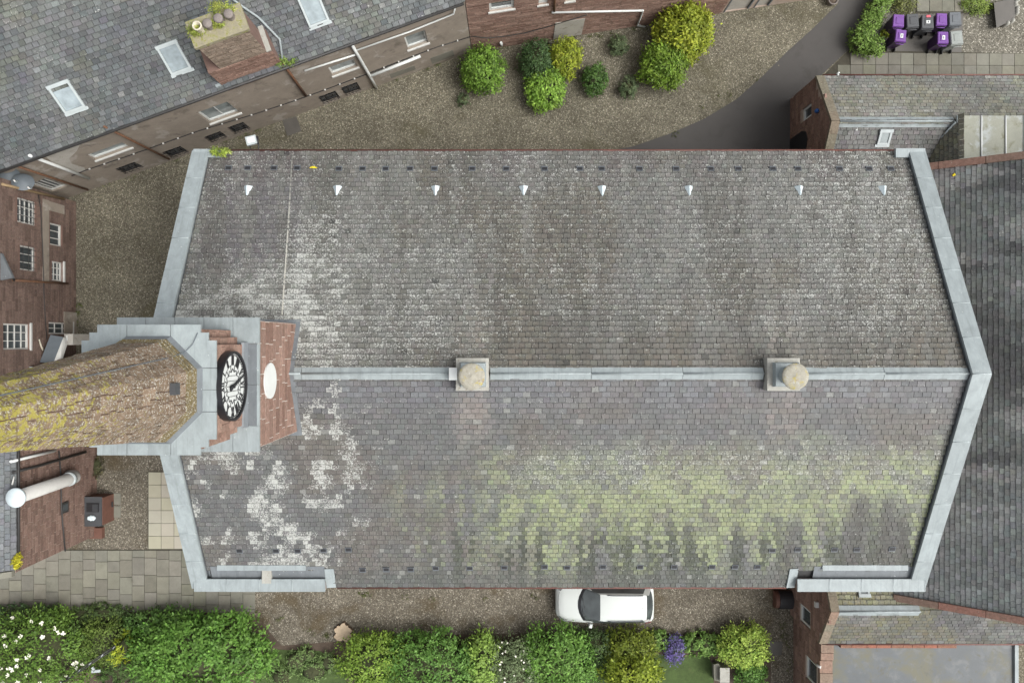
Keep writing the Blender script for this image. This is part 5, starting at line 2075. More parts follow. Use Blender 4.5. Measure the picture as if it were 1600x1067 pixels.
slates(rfm, (X4 + .1, -9.2, EZ4), (0, 1, 0), nrm((-4.1, 0, 2.75)), [(0, 0), (6.7, 0), (6.7, 4.9), (0, 4.9)], .2, .25, dark_slates((.13, .14, .15), 73), 60, seed=72)
MB().tube([(X4 + .13, -9.2, EZ4 - .06), (X4 + .13, -2.5, EZ4 - .06)], .06, 8).build('eaves_gutter', M['iron'], bh)
fx = X4 + .42
fl = pipe(bh, [(X4 + .02, -6.08, 2.3), (fx - .1, -6.08, 2.32), (fx, -6.1, 2.5), (fx, -6.12, 3.0), (fx, -6.19, 6.25)], .27, 'flue', 'flue_pipe', 20)
MB().tube([(fx, -6.11, 2.75), (fx, -6.11, 2.95)], .31, 20).build('collar', M['frame_grey'], fl)
MB().lathe((fx, -6.19, 6.28), [(.28, 0), (.39, .0), (.39, .06), (.36, .10), (.02, .14)], 32).build('flue_cap', M['capblue'], fl)
wallpipe(bh, W4, [(20, 738), (60, 728), (134, 706)], .055, 'iron')
wallpipe(bh, W4, [(92, 704), (95, 740), (96, 790), (98, 820), (102, 861)], .03, 'iron', .05)
wallpipe(bh, W4, [(17, 721), (86, 704)], .06, 'white', .1)
wallpipe(bh, W4, [(19, 757), (22, 744)], .03, 'offwhite', .1)
q = W4.sz(99, 793)
m_ = MB()
W4.box(m_, q[0] - .24, q[0] + .24, q[1] - .30, q[1] + .22, .0, .06)
vv = m_.build('wall_vent', M['iron'], bh)
m_ = MB()
W4.box(m_, q[0] - .15, q[0] + .15, q[1] - .2, q[1] + .12, .055, .07)
m_.build('louvre', M['pane'], vv)

# fuel bunker with things on its lid
bk = thing('storage_bunker', 'dark lidded storage bunker standing against brick house wall', 'storage bunker', W(148, 800))
a, b = W(131, 776, 1.0), W(159, 822, 1.0)
bx0, bx1, by0, by1 = a[0], b[0], b[1], a[1]
MB().box(((bx0 + bx1) / 2 + .06, (by0 + by1) / 2, .48), ((bx1 - bx0) / 2 - .02, (by1 - by0) / 2 - .05, .48), taper=1.0).build('body', M['brownwood'], bk)
MB().box(((bx0 + bx1) / 2, (by0 + by1) / 2, .985), ((bx1 - bx0) / 2, (by1 - by0) / 2, .03)).build('lid', M['binblack'], bk)
MB().box((bx1 + .14, by1 - .5, .35), (.03, .12, .03)).build('latch', M['iron'], bk)
tr = thing('black_tray', 'black ribbed tray on the storage bunker lid', 'tray', W(145, 793, 1.01))
c_ = W(145, 793, 1.05)
MB().box((c_[0], c_[1], 1.045), (.28, .2, .03)).build('base', M['black'], tr)
for i in range(5):
    MB().box((c_[0] + .02 + .05 * i, c_[1], 1.085), (.012, .17, .012)).build('rib', M['binblack'], tr)
c_ = W(143, 809, 1.05)
m_ = MB()
rng = random.Random(3)
for i in range(7):
    a_ = i / 7 * 6.28
    m_.lathe((c_[0] + .12 * math.cos(a_), c_[1] + .06 * math.sin(a_), 1.02), [(.07, 0), (.085, .04), (.05, .09 + rng.random() * .04), (.01, .1)], 8)
m_.build('plastic_bag', M['capblue'], None, label='crumpled pale blue bag on the storage bunker', cat='bag')
MB().box((W(152, 831)[0], W(152, 831)[1], .12), (.36, .26, .12)).build('brick_plinth', M['brownwood'], None, label='low red plinth beside the storage bunker', cat='plinth')

# ------------------------------------------------------------------ wings and hall to the east
X5 = 13.47


def gable_wing(name, label, X0, X1, ya, yr, yb, ea, zr, eb, pal, seed, holes_px=(), zwall=None, fcol=None, fcol2=None, n1=150, xr=None):
    """gabled wing running east from a west-facing facade; ya/yb eaves lines (north, south)"""
    t = thing(name, label, 'building', ((X0 + 4), yr, 0))
    wl_ = Wall((X0, yb), (X0, ya))
    if wl_.n[0] > 0:
        wl_ = Wall((X0, yb), (X0, ya), True)
    holes = []
    for (u0, u1, v0, v1) in holes_px:
        um, vm = (u0 + u1) / 2, (v0 + v1) / 2
        za, zb_ = wl_.sz(u0, vm)[1], wl_.sz(u1, vm)[1]
        sa, sb = wl_.sz(um, v1)[0], wl_.sz(um, v0)[0]
        holes.append((min(sa, sb), max(sa, sb), max(.05, min(za, zb_)), max(za, zb_)))
    L = ya - yb
    mb = MB()
    zt = min(ea, eb)
    holed_wall(mb, wl_, 0, L, 0, zt, holes, .2)
    fr = [wl_.P(0, zt), wl_.P(L, zt), wl_.P(L, ea), wl_.P(yr - yb, zr), wl_.P(0, eb)]
    mb.add(fr, [(0, 1, 2, 3, 4)])
    X1w = X1
    for (y, e) in ((ya, ea), (yb, eb)):
        mb.add([(X0, y, 0), (X1w, y, 0), (X1w, y, e), (X0, y, e)], [(0, 1, 2, 3)])
    wo = mb.build('wall', M['mortar'], t)

    def keep(s, z):
        y = yb + s
        lim = ea + (zr - ea) * (ya - y) / (ya - yr) if y > yr else eb + (zr - eb) * (y - yb) / (yr - yb)
        return z < lim - .1
    block_wall(wo, wl_, 0, L, 0, zr, .24, (.35, .8), pal, holes=holes, n_ind=n1, seed=seed, keep=keep, joint=.015, proud=.014)
    for (y0, e0, nm, cf, sd) in ((ya, ea, 'n', fcol, 1), (yb, eb, 's', fcol2 or fcol, 2)):
        es = nrm((0, yr - y0, zr - e0))
        sl_ = math.hypot(yr - y0, zr - e0)
        sg = 1 if y0 < yr else -1
        x0 = X0 + .3
        q = [(x0, y0, e0 - .03), (X1, y0, e0 - .03), (X1, yr, zr - .03), (x0, yr, zr - .03)]
        rf_ = MB().add(q if sg > 0 else q[::-1], [(0, 1, 2, 3)]).build('roof_slope', M['felt'], t)
        slates(rf_, (x0, y0, e0), (1, 0, 0), es, [(0, 0), (X1 - x0, 0), (X1 - x0, sl_), (0, sl_)], .2, .25, cf, 100, seed=seed + sd)
        # raking coping stones
        n = 5
        for i in range(n):
            a = np.array((X0 - .05, y0, e0 + .1)) + np.array((0, yr - y0, zr - e0)) * i / n
            b = np.array((X0 - .05, y0, e0 + .1)) + np.array((0, yr - y0, zr - e0)) * (i + .985) / n
            w_ = np.array((.36, 0, 0))
            hi = [a, a + w_, b + w_, b]
            hi = hi if sg > 0 else hi[::-1]
            MB().hexa([p_ - np.array((0, 0, .16)) for p_ in hi], hi, (.21 * random.uniform(.85, 1.15), .17, .13, 1)).build('coping_stone', M['stone'], t)
        MB().tube([(X0 + .3, y0 + (-.07 if y0 < yr else .07), e0 - .05), (X1, y0 + (-.07 if y0 < yr else .07), e0 - .05)], .05, 8).build('eaves_gutter', M['redgutter'], t)
    # lead ridge
    xe = xr or X1
    mb = MB()
    for sg, y0, e0 in ((1, ya, ea), (-1, yb, eb)):
        k = (zr - e0) / abs(y0 - yr)
        q = [(X0 + .3, yr, zr + .07), (xe, yr, zr + .07), (xe, yr + sg * .22, zr + .05 - .22 * k), (X0 + .3, yr + sg * .22, zr + .05 - .22 * k)]
        mb.add(q if sg < 0 else q[::-1], [(0, 1, 2, 3)])
    mb.tube([(X0 + .3, yr, zr + .08), (xe, yr, zr + .08)], .04, 8)
    mb.build('ridge_flashing', M['lead'], t)
    return t, wl_, holes


MOSS = (.19, .185, .115)
nw, wln, hn = gable_wing('north_wing', 'low slate roofed wing with gable facing the driveway', X5, 24.5, 11.72, 9.25, 6.9, 3.0, 4.55, 3.1, RED, 81, [(1254, 1268, 166, 186)], fcol=dark_slates((.165, .165, .150), 82, .38, (.20, .195, .145)), fcol2=dark_slates((.125, .125, .120), 85, .30), xr=W(1492, 187, 4.6)[0])
window(nw, wln, hn[0], 1, 1, 'white', 'pane', .10, .08, False)
# arched doorway at the church side of the facade
m_ = MB()
ar = [(s, z) for s, z in ((1.75, .03), (2.85, .03), (2.85, 1.5), (2.7, 1.9), (2.3, 2.1), (1.9, 1.9), (1.75, 1.5))]
pts_ = [wln.P(s, z, .035) for s, z in ar]
m_.hexa([wln.P(s, z, -.0) for s, z in ar], pts_)
m_.build('arched_door', M['black'], nw)
q = wln.at(1277, 173, .1)
MB().lathe((q[0], q[1], q[2] - .15), [(.07, 0), (.09, .05), (.09, .16), (.03, .22)], 12).build('alarm_light', M['blue'], nw)
pipe(nw, [W(1309, 118, 3.0), W(1309, 118, 3.0) + (0, .06, .1), W(1309, 118, 3.0) + (.02, .05, -1.2)], .06, 'white', 'vent_pipe')
p = W(1337, 201, 4.3)
MB().lathe((p[0], p[1], 4.0), [(.03, 0), (.03, .35), (.12, .36), (.12, .40), (.02, .43)], 18).build('roof_cowl', M['white'], nw)
p = W(1331, 212, 4.1)
MB().box((p[0], p[1], 4.0), (.08, .11, .08)).build('vent_box', M['white'], nw)
es_s = nrm((0, 9.25 - 6.9, 4.55 - 3.1))
n_s = np.cross((1, 0, 0), es_s)
skylight(nw, [(1375, 202), (1394, 202), (1371, 226), (1390, 226)], np.array((X5 + .3, 6.9, 3.1)), np.array((1., 0, 0)), es_s, n_s, pane='pane_mid')
# lead covered flat at the east end
for i, (u0, u1) in enumerate(((1495, 1533), (1533, 1571), (1571, 1600), (1600, 1640))):
    a, b = W(u0, 181, 4.75), W(u1, 249, 4.75)
    mb = MB().box(((a[0] + b[0]) / 2, (a[1] + b[1]) / 2, 4.70), ((b[0] - a[0]) / 2 - .03, (a[1] - b[1]) / 2, .05))
    o = mb.build('lead_bay', M['leadflat'], nw)
    MB().tube([(a[0], b[1], 4.77), (a[0], a[1], 4.77)], .035, 6).build('batten_roll', M['white' if i else 'lead'], o)
a = W(1495, 181, 4.75)
# west facing slope under the lead flat, with its valley
va, vb, vc = W(1492, 192, 4.72), W(1492, 256, 4.72), W(1448, 240, 3.55)
vd = W(1440, 262, 3.4)
tri = MB().add([vc, vd, vb, va], [(0, 1, 2, 3)]).build('roof_slope', M['felt'], nw)
esv = nrm(np.array((vb[0] - vd[0], 0, vb[2] - vd[2])))
slates(tri, np.array((vd[0], vd[1], vd[2] + .02)), (0, 1, 0), esv, [(0, 0), (.55, 0), (1.9, 1.85), (0, 1.85)], .2, .22, dark_slates((.15, .145, .11), 88, .2, MOSS), 60, seed=89)
pipe(nw, [vc + (0, 0, .06), va + (0, 0, .06)], .05, 'lead', 'valley_lead', 6)

sw_, wls, hs = gable_wing('south_wing', 'low mossy slate wing south of the church with gable window', X5, 25.5, -8.6, -11.36, -13.2, 3.2, 4.5, 3.3, RED, 91, [(1250, 1266, 948, 976)], fcol=dark_slates((.16, .155, .10), 92, .22, (.20, .19, .10)), fcol2=dark_slates((.115, .115, .11), 95, .25, (.15, .14, .085)), xr=W(1437, 950, 4.5)[0])
window(sw_, wls, hs[0], 1, 1, 'white', 'pane', .10, .08, False)
es_n = nrm((0, -11.36 + 8.6, 1.3))
n_n = np.cross((1, 0, 0), es_n)
n_n = n_n if n_n[2] > 0 else -n_n
skylight(sw_, [(1338, 911), (1357, 911), (1343, 933), (1358, 933)], np.array((X5 + .3, -8.6, 3.2)), np.array((1., 0, 0)), es_n, n_n, pane='pane_mid')
q = wls.at(1276, 944, .08)
MB().box(q, (.08, .12, .08)).build('wall_lamp', M['offwhite'], sw_)
# low arched bunker against the facade
ab = thing('arched_bunker', 'small arched black covered bunker against south wing gable', 'bunker', (13.0, -12.4, 0))
m_ = MB()
m2 = MB()
prof = [(.40 * math.cos(a_), .18 + .32 * math.sin(a_)) for a_ in np.linspace(0, math.pi, 11)]
prof = [(.40, 0)] + prof + [(-.40, 0)]
m2.hexa([(12.62, -12.4 + y, z) for y, z in prof], [(13.42, -12.4 + y, z) for y, z in prof])
m2.build('brick_body', M['brownwood'], ab)
for (y0, z0), (y1, z1) in zip(prof[1:-2], prof[2:-1]):
    m_.hexa([(12.80, -12.4 + y0 * 1.03, z0 + .01), (13.44, -12.4 + y0 * 1.03, z0 + .01), (13.44, -12.4 + y1 * 1.03, z1 + .01), (12.80, -12.4 + y1 * 1.03, z1 + .01)], [(12.80, -12.4 + y0 * 1.1, z0 * 1.05 + .03), (13.44, -12.4 + y0 * 1.1, z0 * 1.05 + .03), (13.44, -12.4 + y1 * 1.1, z1 * 1.05 + .03), (12.80, -12.4 + y1 * 1.1, z1 * 1.05 + .03)])
m_.build('cover', M['black'], ab)

# flat roofed extension
fe = thing('flat_extension', 'flat roofed sandstone extension at the lower right corner', 'building', (17, -16, 0))
XF = W(1240, 1010)[0]
y1f, y0f = -13.3, -21.5
xe = W(1590, 1000, 2.9)[0]
wf = Wall((XF, y0f), (XF, y1f))
if wf.n[0] > 0:
    wf = Wall((XF, y0f), (XF, y1f), True)
za, zb_ = wf.sz(1259, 1045)[1], wf.sz(1276, 1045)[1]
hf = [(wf.sz(1267, 1066)[0], wf.sz(1267, 1030)[0], max(.3, za), zb_)]
mb = MB()
holed_wall(mb, wf, 0, wf.L, 0, 3.0, hf, .2)
mb.add([(XF, y0f, 0), (xe, y0f, 0), (xe, y0f, 2.8), (XF, y0f, 2.8)], [(0, 1, 2, 3)])
mb.add([(xe, y0f, 0), (xe, y1f, 0), (xe, y1f, 2.8), (xe, y0f, 2.8)], [(0, 1, 2, 3)])
mb.add([(XF, y1f, 2.2), (xe, y1f, 2.2), (xe, y1f, 3.25), (XF, y1f, 3.25)], [(0, 1, 2, 3)])
fw_ = mb.build('wall', M['mortar'], fe)
block_wall(fw_, wf, 0, wf.L, 0, 3.0, .24, (.35, .8), RED, holes=hf, n_ind=120, seed=97, joint=.015, proud=.014)
window(fe, wf, hf[0], 1, 1, 'white', 'pane', .10, .08, False)
MB().box(((XF + xe) / 2 + .22, (y0f + y1f) / 2, 2.78), ((xe - XF) / 2 - .24, (y1f - y0f) / 2 - .02, .05)).build('flat_roof', M['felt_flat'], fe)
rng = random.Random(8)
y = y0f
while y < y1f - .1:
    l_ = rng.uniform(.3, .6)
    y2 = min(y + l_, y1f)
    MB().box((XF + .26 + rng.uniform(-.04, .04), (y + y2) / 2, 3.03), (.28, (y2 - y) / 2 - .01, .07), None, (.23 * rng.uniform(.8, 1.1), .16, .125, 1)).build('coping_stone', M['stone'], fe)
    y = y2
x = XF + .9
while x < xe - 3.2:
    l_ = rng.uniform(.4, .9)
    MB().box((x + l_ / 2, y1f - .12, 2.93), (l_ / 2 - .01, .12, .10), None, (.26 * rng.uniform(.8, 1.1), .12, .085, 1)).build('kerb_stone', M['stone'], fe)
    x += l_
MB().box((xe - .06, (y0f + y1f) / 2, 2.88), (.08, (y1f - y0f) / 2, .06)).build('roof_edge', M['lead'], fe)
pipe(fe, [W(1283, 1042, 3.1), W(1279, 1040, 3.0), W(1276, 1038, 2.7)], .07, 'offwhite', 'outlet_pipe')
MB().box((XF + 3.5, -17.05, 2.86), (2.3, .05, .03)).build('roof_seam', M['lead_dark'], fe)

# hall with the long dark roof
hall = thing('east_hall', 'hall with long dark slate roof at the right edge', 'building', (20, -1.8, 0))
XH, TH = 15.66, .69
ZH = lambda x: 5.0 + (x - 17.4) * TH
YH0, YH1 = -10.75, 7.13
XHE = 27.0
MB().prism([(XH, YH0 + .1), (XHE, YH0 + .1), (XHE, YH1 - .1), (XH, YH1 - .1)], 0, ZH(XH) - .1).build('wall', M['core'], hall)
q = [(XH, YH0, ZH(XH) - .03), (XHE, YH0, ZH(XHE) - .03), (XHE, YH1, ZH(XHE) - .03), (XH, YH1, ZH(XH) - .03)]
hrf = MB().add(q, [(0, 1, 2, 3)]).build('roof_slope', M['felt'], hall)


def hall_col(P, rng):
    N = len(P)
    u, v = UV(P)
    c = np.tile((.112, .124, .120), (N, 1))
    c = mixn(c, (.062, .066, .066), sst(.42, .60, fbm(u / 300, v / 45, 51, 3)))
    c = mixn(c, (.20, .205, .20), sst(.55, .72, fbm(u / 160, v / 30, 52, 3)) * .8)
    c = mixn(c, (.145, .158, .157), sst(700, 860, v) * .7)
    c = mixn(c, (.19, .20, .20), sst(.62, .75, fbm(u / 400, v / 12, 53, 2)) * sst(850, 900, v) * .7)
    c = jitter(c, rng, N, .12, .025)
    return np.concatenate([c, np.clip(.2 + .12 * rng.normal(0, 1, N), 0, 1)[:, None]], 1)


sh_l = math.hypot(XHE - XH, ZH(XHE) - ZH(XH))
slates(hrf, (XH, YH0, ZH(XH)), (0, 1, 0), nrm((XHE - XH, 0, ZH(XHE) - ZH(XH))), [(0, 0), (YH1 - YH0, 0), (YH1 - YH0, sh_l * .55), (0, sh_l * .55)], .185, .235, hall_col, 250, seed=55, gap=.010, t=.011, tail_shade=False)
for y_, sg in ((YH1, 1), (YH0, -1)):
    n = 8
    for i in range(n):
        xa_, xb_ = 16.2 + (XHE - 16.2) * i / n, 16.2 + (XHE - 16.2) * (i + .985) / n
        ys_ = sorted((y_ - .02 * sg, y_ + .26 * sg))
        hi = [(xa_, ys_[0], ZH(xa_) + .14), (xb_, ys_[0], ZH(xb_) + .14), (xb_, ys_[1], ZH(xb_) + .14), (xa_, ys_[1], ZH(xa_) + .14)]
        MB().hexa([(a_, b_, c_ - .5) for a_, b_, c_ in hi], hi, (.21 * random.uniform(.85, 1.1), .125, .10, 1)).build('coping_stone', M['stone'], hall)

# ------------------------------------------------------------------ floodlight on the north wall head
p = W(393, 220, 7.1)
fl = thing('floodlight', 'white floodlight on a bracket at the north church wall', 'floodlight', p)
ax_ = (nrm((1, .25, 0)), nrm((-.25, 1, .0)), np.array((0, 0, 1.)))
MB().box(p, (.20, .17, .06), ax_).build('housing', M['frame_grey'], fl)
MB().box(p + (0, .01, .064), (.15, .11, .012), ax_).build('face', M['white'], fl)
MB().tube([p + (.24, -.02, 0), p + (.26, -.15, -.05), (p[0] + .2, YN - .35, 7.0)], .025, 6).build('bracket', M['black'], fl)
MB().tube([p + (-.1, -.1, 0), (p[0] + .1, YN - .35, 6.9)], .018, 6).build('cable', M['black'], fl)
MB().tube([p + (.22, .17, 0), p + (.25, -.15, 0)], .04, 6).build('fin', M['black'], fl)

# tree stump
c_ = W(537, 985)
m_ = MB()
n = 40
rng = random.Random(4)
ang = [2 * math.pi * i / n for i in range(n)]
rad = [.42 * (1 + .10 * math.sin(5 * a_ + .5) + .07 * math.sin(9 * a_) + .05 * math.sin(14 * a_ + 1)) * (1.12 if math.sin(a_) < -.2 else .95) for a_ in ang]
stt = thing('tree_stump', 'pale sawn tree stump with lobed outline in the gravel', 'tree stump', c_)
lo = [(c_[0] + r_ * 1.06 * math.cos(a_), c_[1] + r_ * 1.06 * math.sin(a_), 0) for r_, a_ in zip(rad, ang)]
hi = [(c_[0] + r_ * math.cos(a_), c_[1] + r_ * math.sin(a_), .16) for r_, a_ in zip(rad, ang)]
MB().hexa(lo, hi).build('bark', M['bark'], stt)
MB().hexa([(x_ * .97 + c_[0] * .03, y_ * .97 + c_[1] * .03, .155) for x_, y_, _ in hi], [(x_ * .96 + c_[0] * .04, y_ * .96 + c_[1] * .04, .172) for x_, y_, _ in hi]).build('sawn_top', M['tanwood'], stt)

# headstone-like garden stones
gs_ = thing('garden_stone', 'weathered upright stone slab on the lawn edge', 'stone', W(1120, 1048))
q = [(1112, 1034), (1119, 1032), (1127, 1040), (1130, 1048), (1126, 1062), (1113, 1058)]
MB().hexa([W(u, v, 0) for u, v in q][::-1], [W(u + 3, v + 4, .75) for u, v in q][::-1]).build('slab', M['slab'], gs_)
gs2 = thing('garden_stone', 'pale square topped stone post beside the weathered slab', 'stone', W(1133, 1058))
a, b = W(1126, 1043, .9), W(1139, 1064, .9)
MB().box(((a[0] + b[0]) / 2 - .02, (a[1] + b[1]) / 2, .45), ((b[0] - a[0]) / 2, (a[1] - b[1]) / 2, .45)).build('shaft', M['slab'], gs2)
MB().box(((a[0] + b[0]) / 2 - .02, (a[1] + b[1]) / 2, .93), ((b[0] - a[0]) / 2 + .03, (a[1] - b[1]) / 2 + .03, .04)).build('cap', M['pale_stone'], gs2)

# metal garden arch poking out of the rose bush
arch = thing('garden_arch', 'dark metal garden arch standing in the rose bush', 'garden arch', W(150, 1040))
A_, B_ = W(176, 1014, 1.55), W(92, 1070, 1.55)
MB().tube([A_ - (0, 0, 1.55), A_, (A_ + B_) / 2 + (0, 0, .25), B_, B_ - (0, 0, 1.55)], .035, 8).build('frame', M['iron'], arch)
MB().tube([A_ + (.12, .18, -1.55), A_ + (.12, .18, 0), (A_ + B_) / 2 + (.12, .18, .25), B_ + (.12, .18, 0), B_ + (.12, .18, -1.55)], .03, 8).build('frame', M['iron'], arch)
for i in range(6):
    t_ = i / 5
    pm = A_ * (1 - t_) + B_ * t_ + (0, 0, .25 * (1 - abs(2 * t_ - 1)))
    MB().tube([pm, pm + (.12, .18, 0)], .025, 6).build('rung', M['frame_grey'], arch)
c_ = W(150, 1048, 1.2)
mb = MB()
mb.box(c_, (.20, .06, .03), (nrm((1, .1, 0)), nrm((-.1, 1, 0)), np.array((0, 0, 1.))))
mb.box(c_ + (-.12, .10, 0), (.05, .10, .03), (nrm((1, .7, 0)), nrm((-.7, 1, 0)), np.array((0, 0, 1.))))
mb.build('bracket', M['frame_grey'], arch)

# planter pot by the driveway and slab by the gravel yard
pt = thing('plant_pot', 'round terracotta edged pot of soil beside the driveway', 'plant pot', W(1297, 5))
c_ = W(1297, 5)
MB().lathe((c_[0], c_[1], 0), [(.17, 0), (.22, .3), (.25, .32), (.25, .38), (.20, .38), (.19, .30)], 24, cap=True).build('pot', M['terracotta'], pt)
MB().lathe((c_[0], c_[1], .3), [(.19, .0), (.12, .04), (.02, .05)], 16).build('soil', M['soil'], pt)
gb = thing('stone_table', 'brown stone slab with knobbly pale edge, top right', 'stone slab', W(1572, 22))
q = [(1553, 5), (1585, -3), (1586, 30), (1557, 44)]
MB().hexa([W(u, v, .0) for u, v in q][::-1], [W(u, v, .35) for u, v in q][::-1]).build('top', M['wet'], gb)
rng = random.Random(2)
for i in range(9):
    t_ = i / 8
    u, v = (1586 + rng.uniform(-2, 2), -2 + 32 * t_) if i < 7 else (1580 - (i - 7) * 8, 34 + (i - 7) * 4)
    p = W(u, v, .2)
    MB().lathe((p[0], p[1], 0), [(.10, 0), (.12, .2), (.09, .36), (.03, .42)], 8).build('edge_stone', M['pale_stone'], gb)
V, Q, C = crown(W(1525, 8, .1), (.75, .42, .22), 90, 16, .12, ((.06, .10, .02), (.16, .20, .04)), 210, asp=.3, spread=.4)
mesh_np('grass_patch', V, Q, C, M['leaf'], None, label='rough patch of grass between bins and stone slab', cat='grass')
V, Q, C = crown(W(1412, 8, .1), (.5, .45, .3), 70, 16, .11, ((.06, .085, .03), (.11, .13, .05)), 211, asp=.3, spread=.4)
mesh_np('grass_patch', V, Q, C, M['leaf'], None, label='dull rough foliage behind the bins beside hedge', cat='grass')


# ------------------------------------------------------------------ wheelie bins
def wheelie(label, u, v, mat, lidmat=None, rz=0.0, sticker=None, scale=1.0, red=False):
    p = W(u, v, 1.05)
    t = thing('wheelie_bin', label, 'wheelie bin', (p[0], p[1], .012), 'wheelie bins', local=True, rz=rz)
    s = scale
    mb = MB()
    lo = [(-.21 * s, -.22 * s, .06), (.21 * s, -.22 * s, .06), (.21 * s, .24 * s, .06), (-.21 * s, .24 * s, .06)]
    hi = [(-.275 * s, -.30 * s, .97), (.275 * s, -.30 * s, .97), (.275 * s, .31 * s, .97), (-.275 * s, .31 * s, .97)]
    mb.hexa(lo, hi)
    mb.box((0, 0, .955), (.29 * s, .325 * s, .02))
    mb.build('body', M[mat + '_dark'] if mat == 'purple' else M[mat], t)
    mb = MB()
    lo = [(-.295 * s, -.31 * s, .98), (.295 * s, -.31 * s, .98), (.285 * s, .345 * s, .98), (-.285 * s, .345 * s, .98)]
    hi = [(-.27 * s, -.28 * s, 1.045), (.27 * s, -.28 * s, 1.045), (.25 * s, .315 * s, 1.03), (-.25 * s, .315 * s, 1.03)]
    mb.hexa(lo, hi)
    lid = mb.build('lid', M[lidmat or mat], t)
    mb = MB()
    mb.hexa([(-.17 * s, -.17 * s, 1.038), (.17 * s, -.17 * s, 1.038), (.16 * s, .2 * s, 1.03), (-.16 * s, .2 * s, 1.03)], [(-.14 * s, -.14 * s, 1.062), (.14 * s, -.14 * s, 1.062), (.13 * s, .17 * s, 1.056), (-.13 * s, .17 * s, 1.056)])
    mb.build('lid_panel', M[lidmat or mat], lid)
    if sticker:
        sx, sy, w_, h_ = sticker
        MB().box((sx, sy, 1.066), (w_, h_, .003)).build('sticker', M['white'], lid)
        MB().box((sx, sy, 1.071), (w_ * .35, h_ * .6, .002)).build('sticker_print', M['bingrey'], lid)
    if red:
        o = MB().box((.02, .27 * s, 1.045), (.10, .05, .012)).build('sticker', M['blue'], lid)
        o.data.materials[0] = M['redlabel']
    MB().tube([(-.2 * s, -.31 * s, .93), (-.2 * s, -.40 * s, .97), (.2 * s, -.40 * s, .97), (.2 * s, -.31 * s, .93)], .018, 6).build('handle', M[mat], t)
    for x in (-.22, .22):
        m_ = MB()
        m_.tube([((x - .025) * s, -.29 * s, .10), ((x + .025) * s, -.29 * s, .10)], .10, 14)
        m_.build('wheel', M['tyre'], t)
    return t


M['redlabel'] = simple('red_label', (.55, .09, .12), .5, .1, 8)
wheelie('purple lidded wheelie bin nearest the hedge, back row', 1404.5, 33, 'purple', rz=R(-4), scale=.92)
wheelie('charcoal wheelie bin second from hedge in back row', 1426.5, 33, 'binblack', rz=R(3))
wheelie('black wheelie bin with white sticker and red label', 1450, 35, 'binblack', rz=0, sticker=(0, 0, .09, .07), red=True)
wheelie('purple wheelie bin in back row between two dark bins', 1472, 31, 'purple', rz=R(-2), scale=.90)
wheelie('smooth grey wheelie bin at the right end of back row', 1493, 30, 'bingrey', rz=R(2))
wheelie('purple wheelie bin with white sticker, front row near hedge', 1408, 56.5, 'purple', rz=R(-6), sticker=(.02, 0, .065, .10), scale=.90)
wheelie('purple wheelie bin with white sticker beside pale grey bin', 1474, 59.5, 'purple', rz=R(-1), sticker=(0, 0, .065, .10), scale=.90)
wheelie('pale bleached grey wheelie bin at front row end', 1495.5, 59.5, 'bingreen', rz=R(5))


